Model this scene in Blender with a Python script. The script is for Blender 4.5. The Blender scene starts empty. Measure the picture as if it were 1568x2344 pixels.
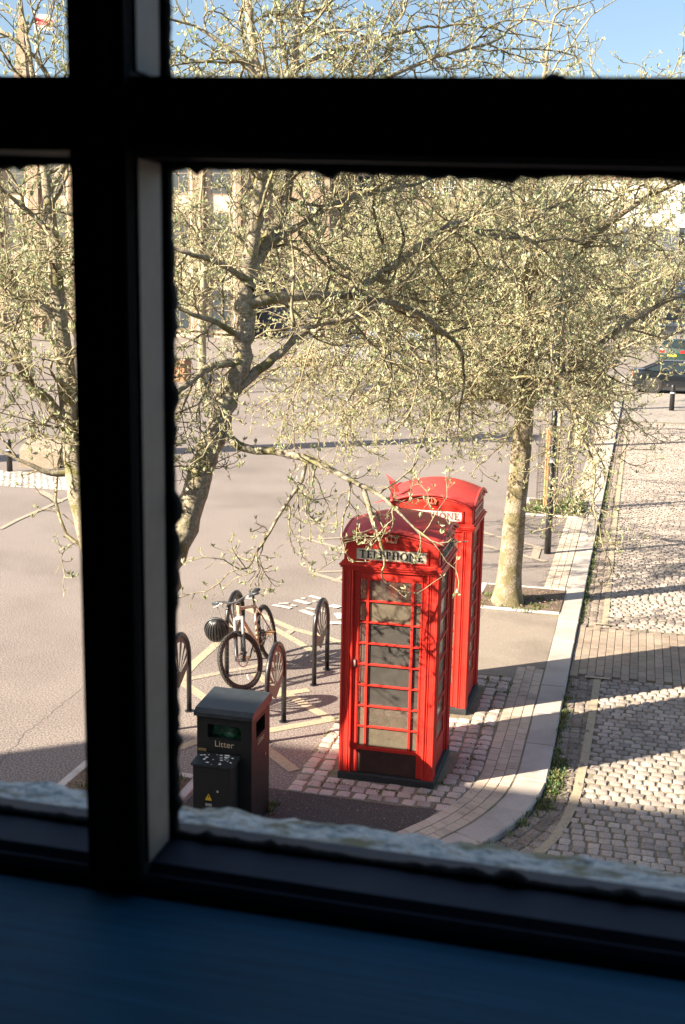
import bpy, math, random
from mathutils import Vector, Matrix, noise as mnoise

random.seed(7)
SC = bpy.context.scene
COL = SC.collection

# ------------------------------------------------------------------ camera
CAM_H = 4.67
PITCH, ROLL, YAW = math.radians(11.342), math.radians(1.054), math.radians(14.132)
def _st(v):
    c, s = math.cos(YAW), math.sin(YAW)
    return Vector((v[0]*c - v[1]*s, v[0]*s + v[1]*c, v[2]))
_f = Vector((0, math.cos(PITCH), -math.sin(PITCH)))
_u = Vector((0, math.sin(PITCH), math.cos(PITCH)))
_r = Vector((1, 0, 0))
_R = _r*math.cos(ROLL) + _u*math.sin(ROLL)
_U = _u*math.cos(ROLL) - _r*math.sin(ROLL)
CR, CU, CF = _st(_R), _st(_U), _st(_f)
cam_data = bpy.data.cameras.new('camera')
cam = bpy.data.objects.new('camera', cam_data)
COL.objects.link(cam)
M = Matrix((CR, CU, -CF)).transposed().to_4x4()
M.translation = Vector((0, 0, CAM_H))
cam.matrix_world = M
cam_data.sensor_fit = 'VERTICAL'
cam_data.sensor_height = 36.0
cam_data.sensor_width = 24.0
cam_data.lens = 40.915
cam_data.clip_start = 0.02
cam_data.clip_end = 2000
cam_data.dof.use_dof = True
cam_data.dof.focus_distance = 12.2
cam_data.dof.aperture_fstop = 10.0
SC.camera = cam

# ------------------------------------------------------------------ sky and sun
SUN_EL = math.radians(28.0)
SUN_TO = math.radians(37.5)            # direction the shadows fall, from +X towards +Y
world = bpy.data.worlds.new('World')
SC.world = world
world.use_nodes = True
wn = world.node_tree
wn.nodes.clear()
sky = wn.nodes.new('ShaderNodeTexSky')
sky.sky_type = 'NISHITA'
sky.sun_disc = False
sky.sun_elevation = SUN_EL
sky.sun_rotation = math.atan2(-math.cos(SUN_TO), -math.sin(SUN_TO))
sky.air_density = 1.0
sky.dust_density = 2.2
sky.ozone_density = 1.6
bg = wn.nodes.new('ShaderNodeBackground')
bg.inputs['Strength'].default_value = 0.062
wo = wn.nodes.new('ShaderNodeOutputWorld')
wn.links.new(sky.outputs[0], bg.inputs[0])
wn.links.new(bg.outputs[0], wo.inputs[0])
sun_data = bpy.data.lights.new('sun', 'SUN')
sun_data.energy = 5.0
sun_data.angle = math.radians(0.53)
sun_data.color = (1.0, 0.87, 0.70)
sun = bpy.data.objects.new('sun', sun_data)
COL.objects.link(sun)
_dirn = Vector((math.cos(SUN_TO)*math.cos(SUN_EL), math.sin(SUN_TO)*math.cos(SUN_EL), -math.sin(SUN_EL)))
sun.rotation_euler = _dirn.to_track_quat('-Z', 'Y').to_euler()
SC.view_settings.view_transform = 'Standard'
SC.view_settings.look = 'None'
SC.view_settings.exposure = 1.92
SC.view_settings.gamma = 1.0
SC.view_settings.use_curve_mapping = False
SC.render.engine = 'CYCLES'
SC.cycles.use_denoising = True
SC.cycles.max_bounces = 6
SC.cycles.diffuse_bounces = 4
SC.cycles.glossy_bounces = 3
SC.cycles.transmission_bounces = 4
SC.cycles.transparent_max_bounces = 16
SC.cycles.sample_clamp_indirect = 6.0

# ------------------------------------------------------------------ helpers
FD = 40.915/36.0*2344.0
def ray(u, v):
    "viewing ray through a point of the picture measured on a 1568 x 2344 grid"
    return CF + CR*((u-784.0)/FD) - CU*((v-1172.0)/FD)
def G(u, v, z=0.0):
    d = ray(u, v)
    return Vector((0, 0, CAM_H)) + d*((z-CAM_H)/d.z)
def AT(u, v, y):
    d = ray(u, v)
    return Vector((0, 0, CAM_H)) + d*(y/d.y)
def GT(u, v, z=0.0):
    return G(u/1.54309, v/1.54309, z)

def tag(o, label=None, cat=None, group=None, kind=None):
    if label: o['label'] = label
    if cat: o['category'] = cat
    if group: o['group'] = group
    if kind: o['kind'] = kind
    return o
def empty(name, loc=(0, 0, 0), rz=0.0, parent=None):
    o = bpy.data.objects.new(name, None)
    o.empty_display_size = 0.1
    o.location = loc
    o.rotation_euler = (0, 0, rz)
    COL.objects.link(o)
    if parent: o.parent = parent
    return o
def thing(name, label, cat, loc=(0, 0, 0), rz=0.0, group=None):
    return tag(empty(name, loc, rz), label, cat, group)
def link(name, me, parent=None, loc=None, rz=None):
    o = bpy.data.objects.new(name, me)
    COL.objects.link(o)
    if parent: o.parent = parent
    if loc is not None: o.location = loc
    if rz is not None: o.rotation_euler = (0, 0, rz)
    return o
def copy_tree(o, parent=None):
    c = o.copy()
    COL.objects.link(c)
    c.parent = parent
    for ch in list(o.children):
        copy_tree(ch, c)
    return c

class MB:
    def __init__(self):
        self.v, self.f, self.m = [], [], []
    def add(self, vs, fs, mi=0):
        b = len(self.v)
        self.v.extend([tuple(p) for p in vs])
        for f in fs:
            self.f.append([i+b for i in f]); self.m.append(mi)
        return self
    def box(self, x0, x1, y0, y1, z0, z1, mi=0):
        vs = [(x0,y0,z0),(x1,y0,z0),(x1,y1,z0),(x0,y1,z0),(x0,y0,z1),(x1,y0,z1),(x1,y1,z1),(x0,y1,z1)]
        return self.add(vs, [(0,3,2,1),(4,5,6,7),(0,1,5,4),(1,2,6,5),(2,3,7,6),(3,0,4,7)], mi)
    def cbox(self, x0, x1, y0, y1, z0, z1, c=0.01, mi=0):
        "box with chamfered vertical and top edges"
        def ring(a, z):
            return [(x0+a+c,y0+a,z),(x1-a-c,y0+a,z),(x1-a,y0+a+c,z),(x1-a,y1-a-c,z),(x1-a-c,y1-a,z),(x0+a+c,y1-a,z),(x0+a,y1-a-c,z),(x0+a,y0+a+c,z)]
        vs = ring(0, z0)+ring(0, z1-c)+ring(c*0.8, z1)
        fs = [tuple(range(7,-1,-1)), tuple(range(16,24))]
        for k in (0, 8):
            for i in range(8):
                j = (i+1) % 8
                fs.append((k+i, k+j, k+8+j, k+8+i))
        return self.add(vs, fs, mi)
    def prism(self, poly, z0, z1, mi=0):
        n = len(poly)
        vs = [(p[0],p[1],z0) for p in poly]+[(p[0],p[1],z1) for p in poly]
        fs = [tuple(range(n-1,-1,-1)), tuple(range(n,2*n))]
        for i in range(n):
            j = (i+1) % n
            fs.append((i,j,n+j,n+i))
        return self.add(vs, fs, mi)
    def extr(self, poly, d, mi=0):
        "extrude a planar 3-D polygon along d"
        n = len(poly); d = Vector(d)
        ps = [Vector(p) for p in poly]
        vs = ps+[p+d for p in ps]
        fs = [tuple(range(n-1,-1,-1)), tuple(range(n,2*n))]
        for i in range(n):
            j = (i+1) % n
            fs.append((i,j,n+j,n+i))
        return self.add(vs, fs, mi)
    def tube(self, pts, rad, n=6, cap=True, mi=0):
        pts = [Vector(p) for p in pts]
        m = len(pts)
        if not hasattr(rad, '__len__'): rad = [rad]*m
        vs = []; a = None
        for i in range(m):
            t = pts[min(i+1,m-1)]-pts[max(i-1,0)]
            if t.length < 1e-9: t = Vector((0,0,1))
            t.normalize()
            if a is None:
                a = t.orthogonal().normalized()
            else:
                a = a - t*a.dot(t)
                a = a.normalized() if a.length > 1e-6 else t.orthogonal().normalized()
            b = t.cross(a)
            for k in range(n):
                w = 2*math.pi*k/n
                vs.append(pts[i]+(a*math.cos(w)+b*math.sin(w))*rad[i])
        fs = []
        for i in range(m-1):
            for k in range(n):
                l = (k+1) % n
                fs.append((i*n+k, i*n+l, (i+1)*n+l, (i+1)*n+k))
        if cap:
            fs.append(tuple(range(n-1,-1,-1))); fs.append(tuple((m-1)*n+k for k in range(n)))
        return self.add(vs, fs, mi)
    def ring(self, c, axis, R, r, n=32, m=6, mi=0, a0=0.0, a1=None):
        c = Vector(c); ax = Vector(axis).normalized(); e = ax.orthogonal().normalized(); g = ax.cross(e)
        vs = []; fs = []
        for i in range(n):
            w = 2*math.pi*i/n
            d = e*math.cos(w)+g*math.sin(w)
            for k in range(m):
                q = 2*math.pi*k/m
                vs.append(c+d*(R+r*math.cos(q))+ax*(r*math.sin(q)))
        for i in range(n):
            for k in range(m):
                fs.append((i*m+k, ((i+1)%n)*m+k, ((i+1)%n)*m+(k+1)%m, i*m+(k+1)%m))
        return self.add(vs, fs, mi)
    def disc(self, c, axis, R, t, n=20, mi=0, r0=0.0):
        c = Vector(c); ax = Vector(axis).normalized(); e = ax.orthogonal().normalized(); g = ax.cross(e)
        out = [c+(e*math.cos(2*math.pi*i/n)+g*math.sin(2*math.pi*i/n))*R for i in range(n)]
        if r0 <= 0:
            return self.extr([p-ax*(t/2) for p in out], ax*t, mi)
        inn = [c+(e*math.cos(2*math.pi*i/n)+g*math.sin(2*math.pi*i/n))*r0 for i in range(n)]
        vs = [p-ax*(t/2) for p in out]+[p+ax*(t/2) for p in out]+[p-ax*(t/2) for p in inn]+[p+ax*(t/2) for p in inn]
        fs = []
        for i in range(n):
            j = (i+1) % n
            fs += [(i,j,n+j,n+i),(2*n+i,3*n+i,3*n+j,2*n+j),(n+i,n+j,3*n+j,3*n+i),(i,2*n+i,2*n+j,j)]
        return self.add(vs, fs, mi)
    def ribbon(self, pts, w, z=0.0, mi=0, t=0.0):
        pts = [Vector((p[0],p[1],0)) for p in pts]
        vs = []
        for i in range(len(pts)):
            d = pts[min(i+1,len(pts)-1)]-pts[max(i-1,0)]
            d.normalize(); nrm = Vector((-d.y,d.x,0))*(w/2)
            for q in (pts[i]+nrm, pts[i]-nrm):
                vs.append((q.x,q.y,z))
        fs = [(2*i,2*i+1,2*i+3,2*i+2) for i in range(len(pts)-1)]
        return self.add(vs, fs, mi)
    def mesh(self, name, mats, smooth=False):
        me = bpy.data.meshes.new(name)
        me.from_pydata(self.v, [], self.f)
        if not isinstance(mats, (list, tuple)): mats = [mats]
        for m in mats: me.materials.append(m)
        if len(mats) > 1: me.polygons.foreach_set('material_index', self.m)
        if smooth: me.polygons.foreach_set('use_smooth', [True]*len(me.polygons))
        me.update()
        return me
    def build(self, name, mats, parent=None, smooth=False, loc=None, rz=None):
        o = link(name, self.mesh(name, mats, smooth), parent, loc, rz)
        if smooth == 'auto':
            o.data.set_sharp_from_angle(angle=math.radians(40))
        return o

# ------------------------------------------------------------------ materials
def new_mat(name):
    m = bpy.data.materials.new(name); m.use_nodes = True
    nt = m.node_tree
    return m, nt, nt.nodes['Principled BSDF']
def N(nt, t, **kw):
    n = nt.nodes.new(t)
    for k, v in kw.items(): setattr(n, k, v)
    return n
def noise_tex(nt, scale, detail=4.0, rough=0.55, coord='Object', dist=0.0):
    tc = N(nt, 'ShaderNodeTexCoord') if coord != 'Pos' else N(nt, 'ShaderNodeNewGeometry')
    t = N(nt, 'ShaderNodeTexNoise')
    t.inputs['Scale'].default_value = scale
    t.inputs['Detail'].default_value = detail
    t.inputs['Roughness'].default_value = rough
    t.inputs['Distortion'].default_value = dist
    nt.links.new(tc.outputs['Position' if coord == 'Pos' else coord], t.inputs['Vector'])
    return t
def ramp(nt, src, stops):
    r = N(nt, 'ShaderNodeValToRGB')
    el = r.color_ramp.elements
    while len(el) < len(stops): el.new(0.5)
    for e, (p, c) in zip(el, stops):
        e.position = p; e.color = (c[0], c[1], c[2], 1)
    nt.links.new(src, r.inputs[0])
    return r
def mixc(nt, fac, a, b, mode='MIX'):
    x = N(nt, 'ShaderNodeMix', data_type='RGBA', blend_type=mode)
    for s, v in ((0, fac), (6, a), (7, b)):
        if hasattr(v, 'links'): nt.links.new(v, x.inputs[s])
        else: x.inputs[s].default_value = v if s == 0 else (v[0], v[1], v[2], 1)
    return x.outputs[2]
def bump(nt, src, bsdf, strength=0.3, dist=0.01):
    b = N(nt, 'ShaderNodeBump')
    b.inputs['Strength'].default_value = strength
    b.inputs['Distance'].default_value = dist
    nt.links.new(src, b.inputs['Height'])
    nt.links.new(b.outputs[0], bsdf.inputs['Normal'])
def simple(name, col, rough=0.6, metal=0.0, var=0.0, scale=8.0, spec=0.5, bmp=0.0, coat=0.0):
    m, nt, b = new_mat(name)
    b.inputs['Roughness'].default_value = rough
    b.inputs['Metallic'].default_value = metal
    b.inputs['Specular IOR Level'].default_value = spec
    b.inputs['Coat Weight'].default_value = coat
    if var > 0:
        t = noise_tex(nt, scale, 6.0, 0.6)
        lo = [c*(1-var) for c in col]; hi = [min(1, c*(1+var)) for c in col]
        r = ramp(nt, t.outputs[0], [(0.3, lo), (0.7, hi)])
        nt.links.new(r.outputs[0], b.inputs['Base Color'])
        rr = N(nt, 'ShaderNodeMapRange')
        rr.inputs[3].default_value = max(0.02, rough-0.12); rr.inputs[4].default_value = min(1, rough+0.15)
        nt.links.new(t.outputs[0], rr.inputs[0]); nt.links.new(rr.outputs[0], b.inputs['Roughness'])
        if bmp > 0: bump(nt, t.outputs[0], b, bmp, 0.01)
    else:
        b.inputs['Base Color'].default_value = (col[0], col[1], col[2], 1)
    return m
def speckle(name, base, dark, light, fine=300.0, coarse=1.2, rough=0.9, stain=None, bmp=0.35, bdist=0.004, per_piece=0.0):
    "stone and asphalt: fine aggregate over slow patches"
    m, nt, b = new_mat(name)
    f = noise_tex(nt, fine, 2.0, 0.7, 'Pos')
    c = noise_tex(nt, coarse, 5.0, 0.6, 'Pos')
    r1 = ramp(nt, f.outputs[0], [(0.33, dark), (0.5, base), (0.68, light)])
    r2 = ramp(nt, c.outputs[0], [(0.3, (0.72,0.71,0.70)), (0.55, (1,1,1)), (0.75, (1.0,0.98,0.95))])
    out = mixc(nt, 1.0, r1.outputs[0], r2.outputs[0], 'MULTIPLY')
    if per_piece > 0:
        oi = N(nt, 'ShaderNodeObjectInfo'); ge = N(nt, 'ShaderNodeNewGeometry')
        ad = N(nt, 'ShaderNodeMath', operation='ADD'); fr = N(nt, 'ShaderNodeMath', operation='FRACT')
        nt.links.new(oi.outputs['Random'], ad.inputs[0]); nt.links.new(ge.outputs['Random Per Island'], ad.inputs[1])
        nt.links.new(ad.outputs[0], fr.inputs[0])
        p = per_piece
        rr = ramp(nt, fr.outputs[0], [(0.0, (1-p,1-p,1-p)), (0.35, (1-p*0.4,1-p*0.5,1-p*0.55)), (0.7, (1,0.97,0.95)), (1.0, (1.0+p*0.3,1.0+p*0.28,1.0+p*0.25))])
        out = mixc(nt, 1.0, out, rr.outputs[0], 'MULTIPLY')
    if stain:
        s = noise_tex(nt, stain[1], 6.0, 0.65, 'Pos')
        sr = ramp(nt, s.outputs[0], [(stain[2], (0,0,0)), (stain[2]+0.12, (1,1,1))])
        out = mixc(nt, sr.outputs[0], out, stain[0])
    nt.links.new(out, b.inputs['Base Color'])
    b.inputs['Roughness'].default_value = rough
    b.inputs['Specular IOR Level'].default_value = 0.3
    bump(nt, f.outputs[0], b, bmp, bdist)
    return m

MT = {}
MT['asphalt'] = speckle('asphalt', (0.228,0.192,0.174), (0.085,0.070,0.062), (0.39,0.34,0.315), 52, 0.35, 0.92, bdist=0.008, bmp=0.5, stain=((0.13,0.105,0.09), 0.9, 0.66))
MT['asphalt_patch'] = speckle('asphalt_patch', (0.12,0.105,0.095), (0.07,0.065,0.06), (0.2,0.18,0.17), 120, 0.8, 0.92)
MT['granite'] = speckle('granite', (0.48,0.425,0.385), (0.36,0.315,0.285), (0.58,0.525,0.485), 260, 1.5, 0.75, per_piece=0.1, bdist=0.002)
MT['paver'] = speckle('paver', (0.56,0.46,0.37), (0.46,0.37,0.29), (0.64,0.54,0.45), 220, 3.0, 0.85, per_piece=0.14, bdist=0.002)
MT['brick_paver'] = speckle('brick_paver', (0.34,0.275,0.215), (0.26,0.21,0.165), (0.42,0.35,0.28), 220, 2.0, 0.85, per_piece=0.18, bdist=0.002)
MT['sett'] = speckle('sett', (0.43,0.372,0.327), (0.30,0.26,0.226), (0.54,0.475,0.425), 90, 2.2, 0.8, per_piece=0.32, bdist=0.006)
MT['sett_pink'] = speckle('sett_pink', (0.58,0.48,0.43), (0.43,0.35,0.31), (0.70,0.60,0.54), 90, 2.2, 0.8, per_piece=0.3, bdist=0.006)
MT['sett_dirty'] = speckle('sett_dirty', (0.30,0.25,0.21), (0.17,0.14,0.115), (0.42,0.36,0.31), 60, 2.2, 0.9, per_piece=0.35, bdist=0.008)
MT['joint'] = speckle('joint', (0.25,0.21,0.15), (0.14,0.115,0.08), (0.36,0.31,0.23), 120, 2.0, 0.95, stain=((0.12,0.14,0.04), 3.5, 0.55), bdist=0.01)
MT['soil'] = speckle('soil', (0.16,0.115,0.085), (0.07,0.05,0.035), (0.28,0.21,0.16), 45, 3.0, 0.97, bdist=0.02, bmp=0.6)
MT['edging'] = speckle('edging', (0.56,0.52,0.48), (0.46,0.42,0.39), (0.64,0.6,0.57), 150, 3.0, 0.85, bdist=0.002)
def worn_paint(name, col, amount=0.5, scale=22.0, rough=0.8):
    m, nt, b = new_mat(name)
    t = noise_tex(nt, scale, 8.0, 0.7, 'Pos')
    r = ramp(nt, t.outputs[0], [(amount-0.13, (0.235,0.203,0.183)), (amount, col)])
    g = noise_tex(nt, 130, 2.0, 0.7, 'Pos')
    o = mixc(nt, 0.25, r.outputs[0], g.outputs[0], 'OVERLAY')
    nt.links.new(o, b.inputs['Base Color'])
    b.inputs['Roughness'].default_value = rough
    return m
MT['yellow_paint'] = worn_paint('yellow_paint', (0.41,0.335,0.225), 0.485)
MT['yellow_faded'] = worn_paint('yellow_faded', (0.38,0.315,0.23), 0.52)
MT['white_paint'] = worn_paint('white_paint', (0.66,0.62,0.57), 0.50, 22)

# ================================================================== the ground
def sheet(name, poly, z, m, parent=None):
    b = MB(); b.add([(p[0],p[1],z) for p in poly], [tuple(range(len(poly)))])
    return b.build(name, m, parent)
ROAD_Z = -0.055
# kerb line on the road side: straight, then turning left in front of our building
KERB = [(-0.60, 62.0), (-0.60, 10.75), (-0.605, 10.55), (-0.63, 10.30), (-0.675, 10.05), (-0.74, 9.80), (-0.825, 9.56), (-0.93, 9.32), (-1.06, 9.08),
        (-1.24, 8.80), (-1.47, 8.52), (-1.78, 8.22), (-2.15, 7.95), (-2.6, 7.72), (-3.2, 7.55), (-4.0, 7.46), (-5.0, 7.42), (-9.0, 7.42), (-60.0, 7.42)]
def offset(path, d):
    out = []
    for i in range(len(path)):
        a = Vector(path[max(i-1,0)]); b = Vector(path[min(i+1,len(path)-1)])
        t = (b-a).normalized()
        out.append((path[i][0]+t.y*d, path[i][1]-t.x*d))   # positive d: to the right of travel
    return out
def resample(path, step, start=0.0):
    out = []; acc = start; pos = 0.0
    pts = [Vector((p[0], p[1])) for p in path]
    for i in range(len(pts)-1):
        L = (pts[i+1]-pts[i]).length
        while acc <= pos+L:
            q = pts[i].lerp(pts[i+1], (acc-pos)/L)
            out.append((q.x, q.y, (pts[i+1]-pts[i]).normalized())); acc += step
        pos += L
    return out
ground = tag(sheet('ground', [(-500,-300),(500,-300),(500,700),(-500,700)], ROAD_Z-0.03, MT['asphalt']), kind='structure')
road_base = MB()
road_base.add([(p[0],p[1],ROAD_Z) for p in [(-70,5.2),(9,5.2),(9,42),(-0.62,42)]+[(p[0],p[1]) for p in offset(KERB[1:], -0.02)]], [tuple(range(4+len(KERB)-1))])
road = tag(road_base.build('road', MT['joint']), kind='structure')
plaza_poly = offset(KERB, 0.28)[:-1]
plaza_poly = [(-0.88, 62.0)] + [p for p in plaza_poly[1:]] + [(-70, 7.7), (-70, 62.0)]
pb = MB(); pb.prism(plaza_poly[::-1], ROAD_Z-0.1, 0.0)
plaza = tag(pb.build('plaza', MT['asphalt']), kind='structure')
far = MB(); far.prism([(-120,62),(90,62),(90,200),(-120,200)], -0.12, -0.002)
far_square = tag(far.build('far_square', speckle('far_asphalt', (0.24,0.205,0.18), (0.18,0.155,0.135), (0.31,0.27,0.24), 12, 0.15, 0.95)), kind='structure')
fr = MB(); fr.add([(-0.62,42,ROAD_Z+0.004),(60,42,ROAD_Z+0.004),(60,62,ROAD_Z+0.004),(-0.62,62,ROAD_Z+0.004)], [(0,1,2,3)])
tag(fr.build('far_road', speckle('concrete_road', (0.30,0.265,0.235), (0.22,0.195,0.17), (0.38,0.34,0.31), 9, 0.3, 0.95)), kind='structure')
fp = MB(); fp.add([(-70,1.0,ROAD_Z+0.05),(9,1.0,ROAD_Z+0.05),(9,5.2,ROAD_Z+0.05),(-70,5.2,ROAD_Z+0.05)], [(0,1,2,3)])
tag(fp.build('footway', MT['paver']), kind='structure')
rr = MB(); rr.box(9,60,-10,42,ROAD_Z-0.02,0.0)
tag(rr.build('pavement', MT['asphalt']), kind='structure')

# ---- kerb stones, each its own piece
kerb = tag(empty('kerb'), kind='structure')
KP = [(p[0], p[1]) for p in KERB if p[1] < 62.01]
def cum(path):
    c = [0.0]
    for i in range(1, len(path)):
        c.append(c[-1]+math.dist(path[i-1], path[i]))
    return c
def point_at(path, c, s):
    for i in range(1, len(path)):
        if s <= c[i] or i == len(path)-1:
            f = (s-c[i-1])/max(1e-9, c[i]-c[i-1])
            return (path[i-1][0]+(path[i][0]-path[i-1][0])*f, path[i-1][1]+(path[i][1]-path[i-1][1])*f)
def strip_piece(path, c, s0, s1, d0, d1, z0, z1, ch=0.006, jig=0.0, seg=None):
    "a paving piece that follows the kerb line from s0 to s1, between offsets d0 and d1"
    n = seg or max(1, int((s1-s0)/0.22))
    L, Rr = [], []
    for k in range(n+1):
        s = s0+(s1-s0)*k/n
        p = point_at(path, c, s); q = point_at(path, c, s+0.02); pp = point_at(path, c, s-0.02)
        t = Vector((q[0]-pp[0], q[1]-pp[1])).normalized()
        L.append((p[0]+t.y*d1, p[1]-t.x*d1)); Rr.append((p[0]+t.y*d0, p[1]-t.x*d0))
    poly = Rr + L[::-1]
    poly = [(x+random.uniform(-jig,jig), y+random.uniform(-jig,jig)) for x, y in poly]
    cx = sum(p[0] for p in poly)/len(poly); cy = sum(p[1] for p in poly)/len(poly)
    m = MB(); npn = len(poly)
    def shrink(a):
        out = []
        for i in range(npn):
            pa, pb_, pc = Vector(poly[i-1]), Vector(poly[i]), Vector(poly[(i+1)%npn])
            t1 = (pb_-pa).normalized(); t2 = (pc-pb_).normalized()
            n1 = Vector((-t1.y,t1.x)); n2 = Vector((-t2.y,t2.x))
            ns = (n1+n2).normalized()
            out.append((pb_.x+ns.x*a*SGN, pb_.y+ns.y*a*SGN))
        return out
    area = sum(poly[i][0]*poly[(i+1)%npn][1]-poly[(i+1)%npn][0]*poly[i][1] for i in range(npn))
    SGN = 1 if area > 0 else -1
    top = shrink(ch)
    vs = [(p[0]-cx,p[1]-cy,z0) for p in poly]+[(p[0]-cx,p[1]-cy,z1-ch) for p in poly]+[(p[0]-cx,p[1]-cy,z1) for p in top]
    fs = [tuple(range(2*npn,3*npn))]
    for b in (0, npn):
        for i in range(npn):
            j = (i+1) % npn
            fs.append((b+i,b+j,b+npn+j,b+npn+i))
    if area < 0: fs = [f[::-1] for f in fs]
    m.add(vs, fs)
    return m, (cx, cy, 0)
KC = cum(KP)
s = 62-44.4
while s < KC[-2] and s < KC[0]+62-10.75+9.0:
    ln = 0.915 if s < 51.0 else 0.74
    m, loc = strip_piece(KP, KC, s+0.003, s+ln-0.003, 0.0, 0.29, -0.2, 0.006+random.uniform(-0.002,0.002), 0.012 if s > 40 else 0.006)
    m.build('kerb_stone', MT['granite'], kerb, loc=loc)
    s += ln
m, loc = strip_piece(KP, KC, 0.0, 62-44.4, 0.0, 0.29, -0.2, 0.004)
m.build('far_kerb', MT['granite'], kerb, loc=loc)
# ---- three courses of block paving behind the kerb
border = tag(empty('paved_border'), kind='structure')
far_border = MB(); count = 0
S_BREAK = [(62-23.75, 62-13.95+0.0)]   # between these the border is asphalt: tree pits and crossing
cands = []
for col in range(3):
    d0 = 0.298+col*0.108
    s = 62-45.0+col*0.075
    while s < 62-10.75+7.0:
        ln = 0.155
        t = 62-s
        inpit = (16.25 < t < 17.75) or (23.6 < t < 25.45) or (13.95 < t < 16.25)
        if not inpit: cands.append((s, ln, d0))
        s += ln
cands.sort(key=lambda a: -a[0])
for s, ln, d0 in cands:
    m, loc = strip_piece(KP, KC, s+0.003, s+ln-0.003, d0+0.003, d0+0.105, -0.1, 0.008+random.uniform(-0.002,0.002), 0.004, seg=1)
    p = point_at(KP, KC, s)
    if count < 300 and p[1] > 8.2:
        m.build('paver', MT['paver'], border, loc=loc); count += 1
    else:
        far_border.add([(v[0]+loc[0],v[1]+loc[1],v[2]) for v in m.v], m.f)
tag(far_border.build('paver_field', MT['paver'], border), kind='stuff')
bb = MB()
for k in range(1):
    poly = [ (p[0],p[1]) for p in KP ]
    o0 = offset(KP, 0.285); o1 = offset(KP, 0.635)
    vs = []; fs = []
    for i in range(len(KP)-1):
        vs += [(o0[i][0],o0[i][1],0.0015),(o1[i][0],o1[i][1],0.0015)]
    for i in range(len(KP)-2): fs.append((2*i,2*i+1,2*i+3,2*i+2))
    bb.add(vs, fs)
bb.build('bedding', MT['joint'], border)

# ---- setts
def sett_mesh(w, l, h=0.06, r=0.007, seed=0, dome=0.002):
    rnd = random.Random(seed)
    m = MB()
    def ring(a, z, jx=0.006):
        out = []
        pts = [(-w/2+a,-l/2+a+c_),(-w/2+a+c_,-l/2+a),(w/2-a-c_,-l/2+a),(w/2-a,-l/2+a+c_),(w/2-a,l/2-a-c_),(w/2-a-c_,l/2-a),(-w/2+a+c_,l/2-a),(-w/2+a,l/2-a-c_)]
        for i, (x, y) in enumerate(pts):
            out.append((x+J[i][0], y+J[i][1], z+J[i][2]))
        return out
    c_ = min(w, l)*0.13
    J = [(rnd.uniform(-0.007,0.007), rnd.uniform(-0.006,0.006), rnd.uniform(-0.0015,0.0015)) for _ in range(8)]
    vs = ring(0, -h)+ring(0, -r)+ring(r*0.9, -0.002)+ring(min(w,l)*0.3, dome*0.8)+[(rnd.uniform(-.01,.01), rnd.uniform(-.01,.01), dome)]
    fs = []
    for b in (0, 8, 16):
        for i in range(8):
            j = (i+1) % 8
            fs.append((b+i,b+j,b+8+j,b+8+i))
    for i in range(8): fs.append((24+i,24+(i+1)%8,32))
    m.add(vs, fs)
    return m
def lay_setts(parent, name, spots, mat, w, l, zt, n_single, field_name, dome=0.0025):
    "spots: (x, y, rot, sw, sl), nearest first; the first n_single are pieces, the rest one field"
    src = [sett_mesh(w*random.uniform(0.94,1.05), l*random.uniform(0.92,1.06), seed=i+hash(name)%97, dome=dome) for i in range(8)]
    mes = [x.mesh(name, mat, False) for x in src]
    low = []
    for x_ in src:                                   # far setts: just the top and its edge
        q = MB(); q.add(x_.v[8:24], [tuple(range(8,16))]+[(i,(i+1)%8,8+(i+1)%8,8+i) for i in range(8)]); low.append(q)
    field = MB()
    for i, (x, y, rot) in enumerate(spots):
        k = random.randrange(8)
        tilt = (random.uniform(-0.025,0.025), random.uniform(-0.025,0.025))
        z = zt+random.uniform(-0.0045,0.0045)
        fl = math.pi if random.random() < 0.5 else 0.0
        if i < n_single:
            o = link(name, mes[k], parent, (x,y,z)); o.rotation_euler = (tilt[0], tilt[1], rot+fl)
        else:
            c, s_ = math.cos(rot+fl), math.sin(rot+fl)
            field.add([(x+v[0]*c-v[1]*s_, y+v[0]*s_+v[1]*c, z+v[2]+v[0]*tilt[1]+v[1]*tilt[0]) for v in (src if y < 20 else low)[k].v], (src if y < 20 else low)[k].f)
    if field.v: tag(field.build(field_name, mat, parent), kind='stuff')
def in_view(x, y, z=0.0, mg=40):
    d = Vector((x, y, z-CAM_H)); zc = d.dot(CF)
    if zc < 0.5: return False
    u = 784+FD*d.dot(CR)/zc; v = 1172-FD*d.dot(CU)/zc
    return -mg < u < 1568+mg and v < 2344*0.86 + mg
def kerb_x(y):
    "road-side x of the kerb at depth y"
    for i in range(1, len(KP)):
        if KP[i][1] <= y <= KP[i-1][1]:
            f = (y-KP[i-1][1])/min(-1e-9, KP[i][1]-KP[i-1][1])
            return KP[i-1][0]+(KP[i][0]-KP[i-1][0])*f
    return -60
# carriageway: courses across the road, staggered
near, rest = [], []
y = 7.9; row = 0
while y < 41.5:
    x0 = (kerb_x(y) if y > 7.6 else -2)+0.40
    x = max(x0, -2.4)+(0.058 if row % 2 else 0.0)+random.uniform(-0.02,0.02)
    if not (13.87 < y < 16.12):
        while x < (2.6 if y < 24 else 3.6):
            p = (x+random.uniform(-0.006,0.006), y+random.uniform(-0.006,0.006), random.uniform(-0.05,0.05))
            (near if in_view(x, y, ROAD_Z, 0) else rest).append(p)
            x += 0.117+random.uniform(-0.006,0.010)
    y += 0.112+random.uniform(-0.003,0.003); row += 1
near.sort(key=lambda p: p[0]**2+p[1]**2)
lay_setts(road, 'sett', near+rest, MT['sett'], 0.101, 0.094, ROAD_Z+0.014, 300, 'sett_field')
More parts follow.
